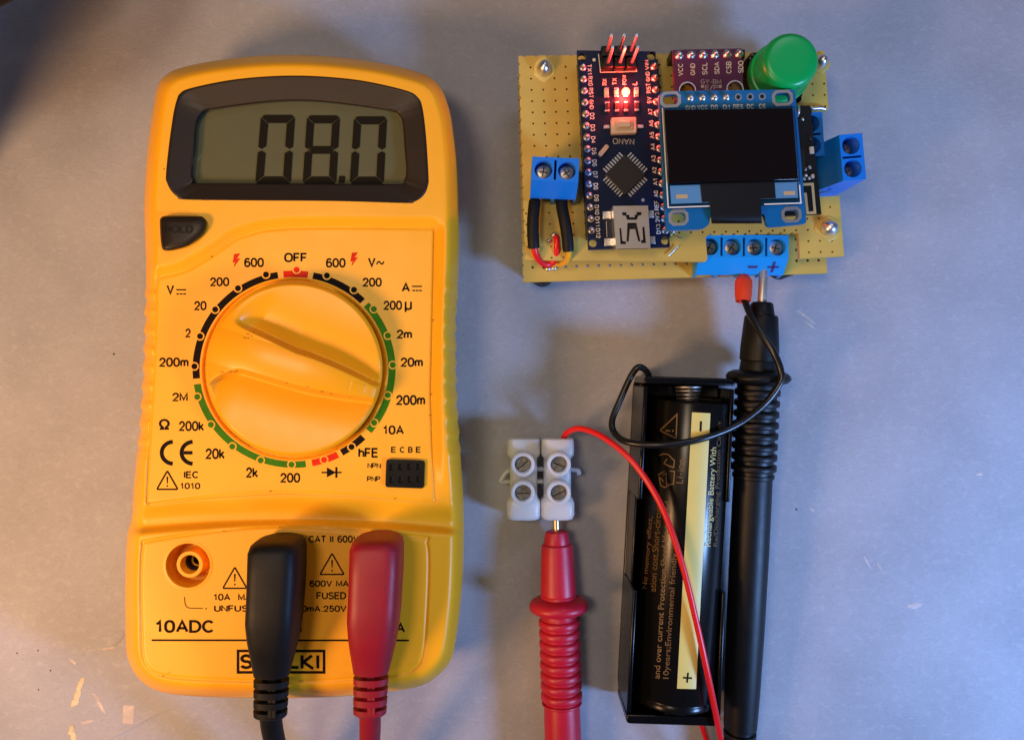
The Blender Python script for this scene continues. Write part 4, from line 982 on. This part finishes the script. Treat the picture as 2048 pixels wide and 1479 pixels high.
# ---------------------------------------------------------------- microcontroller board
nano = empty('microcontroller_board', 'narrow navy blue microcontroller board with a glowing red power light', 'microcontroller', 1245, 300, ZB2)
NQ = [(1154, 101), (1311, 103), (1340, 494), (1177, 499)]
MB().add(*plate_px(NQ, [circ(1164, 115, 8.5, 18), circ(1303, 112, 8.5, 18), circ(1186, 486, 8, 18), circ(1330, 481, 8, 18)], ZN-.15, ZN)).build('pcb', PCB, nano, bevel=0)
npcb = nano.children[0]
pL = [(1166+17*i/14, 135+326*i/14) for i in range(15)]; pR = [(1308+22.6*i/14, 133+328*i/14) for i in range(15)]
hx = MB().box_px(1174, 297, 18, 356, 3, ZB2+.002, ZN-.152); hx.build('pin_header', BLK, nano)
MB().box_px(1319, 297, 18, 356, 4, ZB2+.002, ZN-.152).build('pin_header', BLK, nano)
sj = MB().blob(0, 0, 0, 1, 1, 1)
for x, y in pL+pR:
    mm = MB().blob(x, y, ZN+.001, 7.5, 7.5, .05, 12, 4); p = Wp(x, y, ZN)
    mm.rings([[(p[0]+r*math.cos(2*math.pi*i/8), p[1]+r*math.sin(2*math.pi*i/8), z) for i in range(8)] for r, z in ((.06, ZN+.03), (.045, ZN+.10), (.03, ZN+.16), (.012, ZN+.175))], cap0=False)
    mm.build('solder_joint', SLD, nano, smooth=50)
zn = ZN+.006
def nt(s_, x, y, w_, h_, rot, m_=SILK, bold=.15): text(s_, x, y, w_, h_, zn, m_, npcb, rot=rot, bold=bold, gap=.25)
lab = ['TX1', 'RX0', 'RST', 'GND', 'D2', 'D3', 'D4', 'D5', 'D6', 'D7', 'D8', 'D9', 'D10', 'D11', 'D12']
for i, s_ in enumerate(lab):
    x, y = pL[i]; nt(s_, x+13.5, y+4+(.1*i), len(s_)*6.5, 9.0, -87)
lab = ['VIN', 'GND', 'RST', '5V', 'A7', 'A6', 'A5', 'A4', 'A3', 'A2', 'A1', 'A0', 'REF', '3V3', 'D13']
for i, s_ in enumerate(lab):
    x, y = pR[i]; nt(s_, x-14, y-3, len(s_)*6.5, 9.0, 94)
for s_, x, y in (('RX', 1209, 164), ('TX', 1229, 163), ('POW', 1249, 160), ('L', 1270, 167)): nt(s_, x, y, len(s_)*6.5, 8.5, 92)
nt('NANO', 1247, 283, 43, 13, 178, SILG, .13)
m = MB(); stroke([(1197, 108), (1201, 145), (1273, 143), (1272, 137)], 1.8, zn, m); m.build('silkscreen_box', SILK, npcb)
flat(circ(1188, 120, 3.4, 14), zn).build('silkscreen_dot', SILK, npcb); flat(circ(1286, 400, 3.4, 14), zn).build('silkscreen_dot', SILG, npcb)
# programming header: 2 x 3 pins
for j, (yy, xx) in enumerate(((124, 1215), (101, 1213))):
    for i in range(3):
        x = xx+25.2*i; x = (1216 if j == 0 else 1214)+24*i
        hb_ = MB().box_px(x, yy, 22, 21, 3, ZN+.002, ZN+.25).build('header_block', BLK, nano, bevel=.03)
        p = Wp(x, yy, ZN+.25); r = .033
        MB().prism([(p[0]-r, p[1]-r), (p[0]+r, p[1]-r), (p[0]+r, p[1]+r), (p[0]-r, p[1]+r)], ZN+.24, ZN+1.08).build('header_pin', SLD, nano, bevel=.012)
# LEDs, resistors
for i, x in enumerate((1213, 1233, 1251.5, 1273)):
    y = 185-.4*i; led = None
    for dy in (-7.5, 7.5): MB().box_px(x, y+dy, 9.5, 5, 3, ZN+.001, ZN+.04).build('led_pad', SLD, nano, bevel=.01)
    if i == 2:
        led = MB().blob(x, y, ZN+.01, 8, 8.5, .09, 18, 7).build('power_light', LEDM, nano, smooth=60)
        l = bpy.data.lights.new('power_light_glow', 'POINT'); l.energy = 0.022; l.color = (1, .03, .02); l.shadow_soft_size = .0012
        lo = bpy.data.objects.new('power_light_glow', l); COL.objects.link(lo); lo.location = Vector(Wp(x, y, ZN+.22))*S
    else: MB().box_px(x, y, 9, 10, 3, ZN+.001, ZN+.07).build('led', CREM, nano, bevel=.015)
    for dy in (-8, 8): MB().box_px(x+1, y+28+dy, 9, 4, 3, ZN+.001, ZN+.05).build('resistor_end', SLD, nano, bevel=.01)
    MB().box_px(x+1, y+28, 9, 12, 3, ZN+.001, ZN+.055).build('resistor', RESB, nano, bevel=.01)
# reset switch
rs = MB().prism_px(rounded(rect(1248, 250.5, 51, 32, 1.5), 3, 3), ZN+.001, ZN+.16).build('reset_switch', CREM, nano, bevel=.02)
MB().prism_px(rounded(rect(1248.5, 249, 36, 20, 1.5), 3, 3), ZN+.16, ZN+.19).build('switch_rim', CER, rs, bevel=.02)
MB().prism_px(rounded(rect(1248.5, 247.5, 27, 13, 1.5), 3, 3), ZN+.19, ZN+.26).build('switch_button', CREM, rs, bevel=.02)
for x, y in ((1213.5, 253.5), (1281, 253)): MB().box_px(x, y, 12, 7, 2, ZN+.001, ZN+.04).build('switch_lug', SLD, rs, bevel=.01)
# processor turned 45 degrees with its gull-wing leads
cx, cy = 1250.5, 349
MB().prism_px(rounded(rect(cx, cy, 58, 58, 45), 2, 2), ZN+.03, ZN+.12).build('processor', RESB, nano, bevel=.012)
a = math.radians(45)
for sd in range(4):
    for i in range(8):
        off = (i-3.5)*6.3; ang = math.radians(45+90*sd); d = Vector((math.cos(ang), math.sin(ang))); t = Vector((-d.y, d.x))
        p0 = Vector((cx, cy))+d*34+t*off; MB().box_px(p0.x, p0.y, 11, 2.9, -45-90*sd, ZN+.001, ZN+.035).build('processor_lead', SLD, nano)
MB().prism_px(rounded(rect(1207.5, 300.5, 27, 9.5, 50), 4, 4), ZN+.001, ZN+.10).build('crystal', CER, nano, bevel=.015)
# small parts beside the socket
MB().box_px(1214, 430, 17, 16, 2, ZN+.001, ZN+.05).build('capacitor', SLD, nano, bevel=.015); MB().box_px(1218, 484, 19, 16, 2, ZN+.001, ZN+.05).build('capacitor', SLD, nano, bevel=.015)
m = MB(); stroke([(1212.5, 442), (1214, 474)], 1.3, zn, m); m.build('silkscreen_line', SILG, npcb)
for x, y in ((1302, 428), (1305, 480)): MB().box_px(x, y, 12, 15, 2, ZN+.001, ZN+.04).build('socket_tab', SLD, nano, bevel=.01)
# mini USB socket: shell with stamped openings
uq = [(1226, 412), (1296, 411), (1301, 496), (1232, 497)]
def U(u, v): 
    a, b, c, d = map(Vector, uq); q = (a*(1-u)+b*u)*(1-v)+(d*(1-u)+c*u)*v; return (q.x, q.y)
cut = [[(.25, .15), (.37, .15), (.37, .21), (.45, .21), (.45, .27), (.60, .27), (.60, .21), (.66, .21), (.66, .15), (.80, .15), (.80, .22), (.70, .24), (.66, .33), (.38, .33), (.34, .23), (.25, .22)],
       [(.14, .52), (.19, .52), (.20, .82), (.30, .84), (.30, .90), (.14, .90)], [(.80, .50), (.86, .50), (.88, .88), (.74, .88), (.74, .82), (.80, .80)],
       [(.38, .40), (.64, .40), (.72, .84), (.66, .84), (.59, .55), (.44, .55), (.38, .84), (.32, .84)]]
sh = MB().add(*plate_px([U(*q) for q in ((0, 0), (1, 0), (1, 1), (0, 1))], [[U(*q) for q in c_] for c_ in cut], ZN+.38, ZN+.41))
for u0, u1, v0, v1 in ((0, .04, 0, 1), (.96, 1, 0, 1), (.04, .96, 0, .04)):
    q = [Wp(*U(*t), ZN+.41)[:2] for t in ((u0, v0), (u1, v0), (u1, v1), (u0, v1))]; sh.prism(q, ZN+.005, ZN+.379)
us = sh.build('usb_socket', USB, nano)
q = [Wp(*U(*t), ZN+.41)[:2] for t in ((.05, .05), (.95, .05), (.95, .96), (.05, .96))]; MB().prism(q, ZN+.01, ZN+.28).build('socket_core', RESB, us)

# ---------------------------------------------------------------- purple sensor module
sen = empty('sensor_module', 'small purple sensor module with six labelled pins behind the display', 'sensor module', 1415, 140, ZB2)
ZS = 2.42
MB().add(*plate_px([(1346, 100), (1483, 97), (1489, 232), (1352, 234)], [circ(1375, 181, 15, 24), circ(1470, 178, 15, 24)], ZS-.15, ZS)).build('pcb', PUR, sen)
spc = sen.children[0]
for i, s_ in enumerate(('VCC', 'GND', 'SCL', 'SDA', 'CSB', 'SDO')):
    x, y = 1358+24*i, 111-.6*i
    mm = MB().blob(x, y, ZS+.001, 9, 9, .06, 14, 5, .08); p = Wp(x, y, ZS); mm.rings([[(p[0]+r*math.cos(2*math.pi*k_/8), p[1]+r*math.sin(2*math.pi*k_/8), z) for k_ in range(8)] for r, z in ((.05, ZS+.03), (.04, ZS+.12), (.015, ZS+.14))], cap0=False)
    mm.build('solder_joint', SLD, sen, smooth=50)
    text(s_, x+3.5, 140-1.2*i, 24, 10.5, ZS+.006, SILK, spc, rot=91, bold=.15)
for x, y in ((1375, 181), (1470, 178)):
    MB().add(*plate_px(circ(x, y, 17.3, 28), [circ(x, y, 15.2, 28)], ZS+.001, ZS+.006)).build('hole_ring', SLD, sen)
text('GY-BM', 1422, 163, 41, 9.5, ZS+.006, SILG, spc, rot=0, bold=.13); text('E/P', 1423, 175, 26, 9.5, ZS+.006, SILG, spc, bold=.13)
for x in (1405, 1440.5): flat(rect(x, 173, 6, 6, 0), ZS+.006).build('silkscreen_box', SILG, spc)
MB().box_px(1416, 108, 148, 15, .8, ZB2+.002, ZS-.152).build('pin_header', BLK, sen)

# ---------------------------------------------------------------- push button
pbn = empty('push_button', 'round green push button cap on a black square switch', 'button', 1555, 150, ZB2)
MB().prism_px(rounded([(1496, 112), (1505, 104), (1592, 101), (1602, 110), (1606, 190), (1598, 203), (1506, 204), (1496, 196)], 5, 3), ZB2+.002, ZB2+.42).build('switch_body', BLK, pbn, bevel=.04)
gc = Wp(1562, 143, 2.6); gc = (gc[0], gc[1])
MB().lathe((gc[0], gc[1], 2.3), (gc[0], gc[1], 3), [(0, .55), (.0, .662), (.04, .672), (.24, .672), (.285, .664), (.30, .642), (.305, .622), (.34, .612), (.80, .604), (.88, .592), (.94, .565), (.98, .52), (.998, .46), (1.002, .3)], 72).build('cap', GRN, pbn, smooth=40)
MB().lathe((gc[0], gc[1], 2.0), (gc[0], gc[1], 3), [(0, .34), (.31, .34)], 32).build('plunger', BLK, pbn, smooth=40)
for sx, sy in ((-1, -1), (1, -1), (1, 1), (-1, 1)): 
    MB().lathe((gc[0]+sx*.50, gc[1]+sy*.47, ZB2+.40), (gc[0]+sx*.50, gc[1]+sy*.47, 3), [(0, .09), (.05, .09), (.06, .07)], 12).build('rivet', BLG, pbn, smooth=40)

# ---------------------------------------------------------------- black radio module
rad = empty('radio_module', 'narrow black radio module with a zigzag copper antenna beside the display', 'radio module', 1620, 320, ZB2)
ZR = 2.44
MB().prism_px([(1545, 213), (1620, 211), (1643, 428), (1570, 432)], ZR-.12, ZR).build('pcb', BLP, rad)
rpc = rad.children[0]
m = MB(); stroke([(1600, 369.5), (1625, 368), (1630, 425), (1615, 426), (1611, 388), (1600, 388.5)], 5.2, ZR+.006, m);  m.build('antenna_trace', TAN, rpc)
for x, y, w_, h_, mt_ in ((1624, 300, 9, 14, CER), (1620, 334, 5, 6, SLD), (1611, 338, 5, 6, SLD), (1612, 350, 6, 5, SLD), (1626, 352, 6, 8, CER), (1619, 356, 5, 5, SLD), (1609, 357, 5, 6, SLD), (1621, 276, 6, 8, RESB), (1606, 238, 5, 5, SLD)):
    MB().box_px(x, y, w_, h_, 5, ZR+.001, ZR+.05).build('chip_part', mt_, rad, bevel=.008)
MB().box_px(1590, 320, 40, 40, 5, ZR+.001, ZR+.09).build('radio_chip', RESB, rad)
MB().box_px(1593, 222, 60, 13, 2, ZB2+.002, ZR-.122).build('pin_header', BLK, rad)
m = MB(); m.tube([Wp(1597, 212, ZR-.02), Wp(1598, 222, ZR+.05), Wp(1595, 232, ZR-.02)], .03, n=8); m.build('solder_link', SLD, rad, smooth=50)
MB().tube([Wp(*p) for p in ((1608, 214, ZB2+.03), (1622, 217, ZB2+.07), (1640, 216, ZB2+.05), (1650, 218, ZB2+.02))], .045, n=8).build('solder_link', SLD, rad, smooth=50)

# ---------------------------------------------------------------- OLED display module
ole = empty('display_module', 'blue display module with an unlit black screen and ribbon cable', 'display', 1465, 320, ZB2)
OUT = rounded([(1317, 183), (1590, 179), (1613, 447), (1535, 454), (1528, 428), (1421, 433), (1418, 450), (1404, 458), (1333, 461)], [12, 8, 6, 10, 2, 2, 6, 6, 8], 4)
slots = []
def slotq(x, y, w_, h_, rot): return rounded(rect(x, y, w_, h_, rot), min(w_, h_)*.48, 5)
SL = [(1341, 199, 30, 20), (1565, 196, 30, 20), (1357, 435, 28, 20), (1583, 429, 28, 20)]
pins = [(1381+23.9*i, 196.2-.5*i) for i in range(7)]
MB().add(*plate_px(OUT, [slotq(x, y, w_, h_, 3) for x, y, w_, h_ in SL]+[circ(x, y, 4.2, 14) for x, y in pins[4:]], ZO-.15, ZO)).build('pcb', OLB, ole)
opc = ole.children[0]
OC = mat('grey_plating', (0.50, 0.48, 0.45, 1), .45, 1.0)
for x, y, w_, h_ in SL:
    MB().add(*plate_px(rounded(rect(x, y, w_+12, h_+12, 3), 8, 1), [slotq(x, y, w_+.6, h_+.6, 3)], ZO+.001, ZO+.007)).build('mounting_pad', OC, ole)
for i, (x, y) in enumerate(pins):
    if i < 4:
        mm = MB().blob(x, y, ZO+.001, 8, 8, .06, 14, 5, .06); p = Wp(x, y, ZO); mm.rings([[(p[0]+r*math.cos(2*math.pi*k_/8), p[1]+r*math.sin(2*math.pi*k_/8), z) for k_ in range(8)] for r, z in ((.045, ZO+.03), (.04, ZO+.10), (.015, ZO+.12))], cap0=False)
        mm.build('solder_joint', SLD, ole, smooth=50)
    else: MB().add(*plate_px(circ(x, y, 7, 20), [circ(x, y, 4.4, 20)], ZO+.001, ZO+.007)).build('pin_ring', OC, ole)
for s_, (x, y) in zip(('GND', 'VCC', 'D0', 'D1', 'RES', 'DC', 'CS'), pins): text(s_, x, y+19.5, len(s_)*6.8, 10, ZO+.006, SILK, opc, rot=1, bold=.15)
MB().box_px(1418, 197, 96, 14, 1, ZB2+.002, ZO-.152).build('pin_header', BLK, ole)
GQ = [(1322, 216), (1589, 212), (1604, 409), (1335, 418)]
def G(u, v):
    a, b, c, d = map(Vector, GQ); q = (a*(1-u)+b*u)*(1-v)+(d*(1-u)+c*u)*v; return (q.x, q.y)
gp = lambda u0, v0, u1, v1: [G(u0, v0), G(u1, v0), G(u1, v1), G(u0, v1)]
m = MB(); stroke([G(.010, .0), G(.006, .985), G(.33, .985)], 2.6, ZO+.078, m); stroke([G(.72, .985), G(.993, .985), G(.993, .80)], 2.6, ZO+.078, m); m.build('glass_edge_glint', SILK, opc)  # painted glint: white line for light reflected along the glass edges
MB().prism_px(gp(.0, 0, 1, 1), ZO+.01, ZO+.075).build('glass_substrate', OGL, ole)
MB().prism_px(gp(.022, .02, .985, .745), ZO+.077, ZO+.16).build('screen', SCRN, ole, bevel=.008)
MB().prism_px(gp(.03, .77, .36, .95), ZO+.076, ZO+.082).build('frosted_strip', GLB, ole); MB().prism_px(gp(.74, .77, .975, .93), ZO+.076, ZO+.082).build('frosted_strip', GLB, ole)
for u0, u1 in ((.07, .155), (.87, .955)): MB().prism_px(gp(u0, .86, u1, .90), ZO+.0825, ZO+.085).build('contact_strip', TAN, ole)
# ribbon folding over the edge
RIB = mat('black_ribbon', rgb(12, 12, 12), .38, bump=.03)
MB().prism_px([G(.255, .755), G(.81, .755), G(.81, .93), G(.26, .945)], ZO+.077, ZO+.095).build('ribbon_tab', RIB, ole, bevel=.006)
rows = []
for y, z in ((398, .096), (414, .10), (428, .10), (438, .085), (444, .05), (447, 0), (446, -.08), (440, -.14), (425, -.17)):
    x0 = 1419+(y-400)*.09; x1 = 1521+(y-400)*.07
    rows.append([Wp(x0, y, ZO+z), Wp(x1, y, ZO+z), (Wp(x1, y, ZO+z)[0], Wp(x1, y, ZO+z)[1], ZO+z-.012), (Wp(x0, y, ZO+z)[0], Wp(x0, y, ZO+z)[1], ZO+z-.012)])
MB().rings(rows).build('ribbon_cable', RIB, ole, smooth=60)

# ------------------------------------------------------------------ black device out of view, shaped to shade the upper left corner
dev = empty('black_blocker', 'black block added out of view to shade the top left, its cord in the corner', 'blocker', -90, 100)
MB().prism([(-19, 3.0), (-13.7, 4.2), (-13.15, 6.2), (-14.2, 11), (-19, 11)], 0.01, 10.99).build('shade_block', BLK, dev, bevel=.5, seg=4)  # unseen block, placed and shaped for its shadow across the corner
MB().prism([(-20, 5.6), (-11.9, 6.2), (-10.4, 7.2), (-9.7, 9.0), (-9.6, 13), (-20, 13)], 11, 12.5).build('shade_slab', BLK, dev, bevel=.3, seg=3)  # unseen slab, added to keep the overhead light off the corner
MB().tube([(-15.2, 6.0, 6.4), (-12.9, 6.35, 5.9), (-11.2, 6.85, 5.4), (-9.95, 7.4, 5.0), (-9.0, 8.6, 4.6), (-8.6, 11, 3.6), (-8.6, 14, 2)], .45, n=16).build('cord', BRB, dev, smooth=60)

for nm, g in (('black_banana_plug', 'plugs in the meter'), ('red_banana_plug', 'plugs in the meter'), ('red_test_probe', 'test probes on the table'), ('black_test_probe', 'test probes on the table'),
              ('upper_perfboard', 'stacked prototyping boards'), ('lower_perfboard', 'stacked prototyping boards'), ('two_way_terminal_block', 'blue screw terminals'), ('four_way_terminal_block', 'blue screw terminals'),
              ('side_terminal_block', 'blue screw terminals'), ('rear_terminal_block', 'blue screw terminals'), ('red_wire', 'loose battery wires'), ('black_wire', 'loose battery wires')):
    bpy.data.objects[nm]['group'] = g
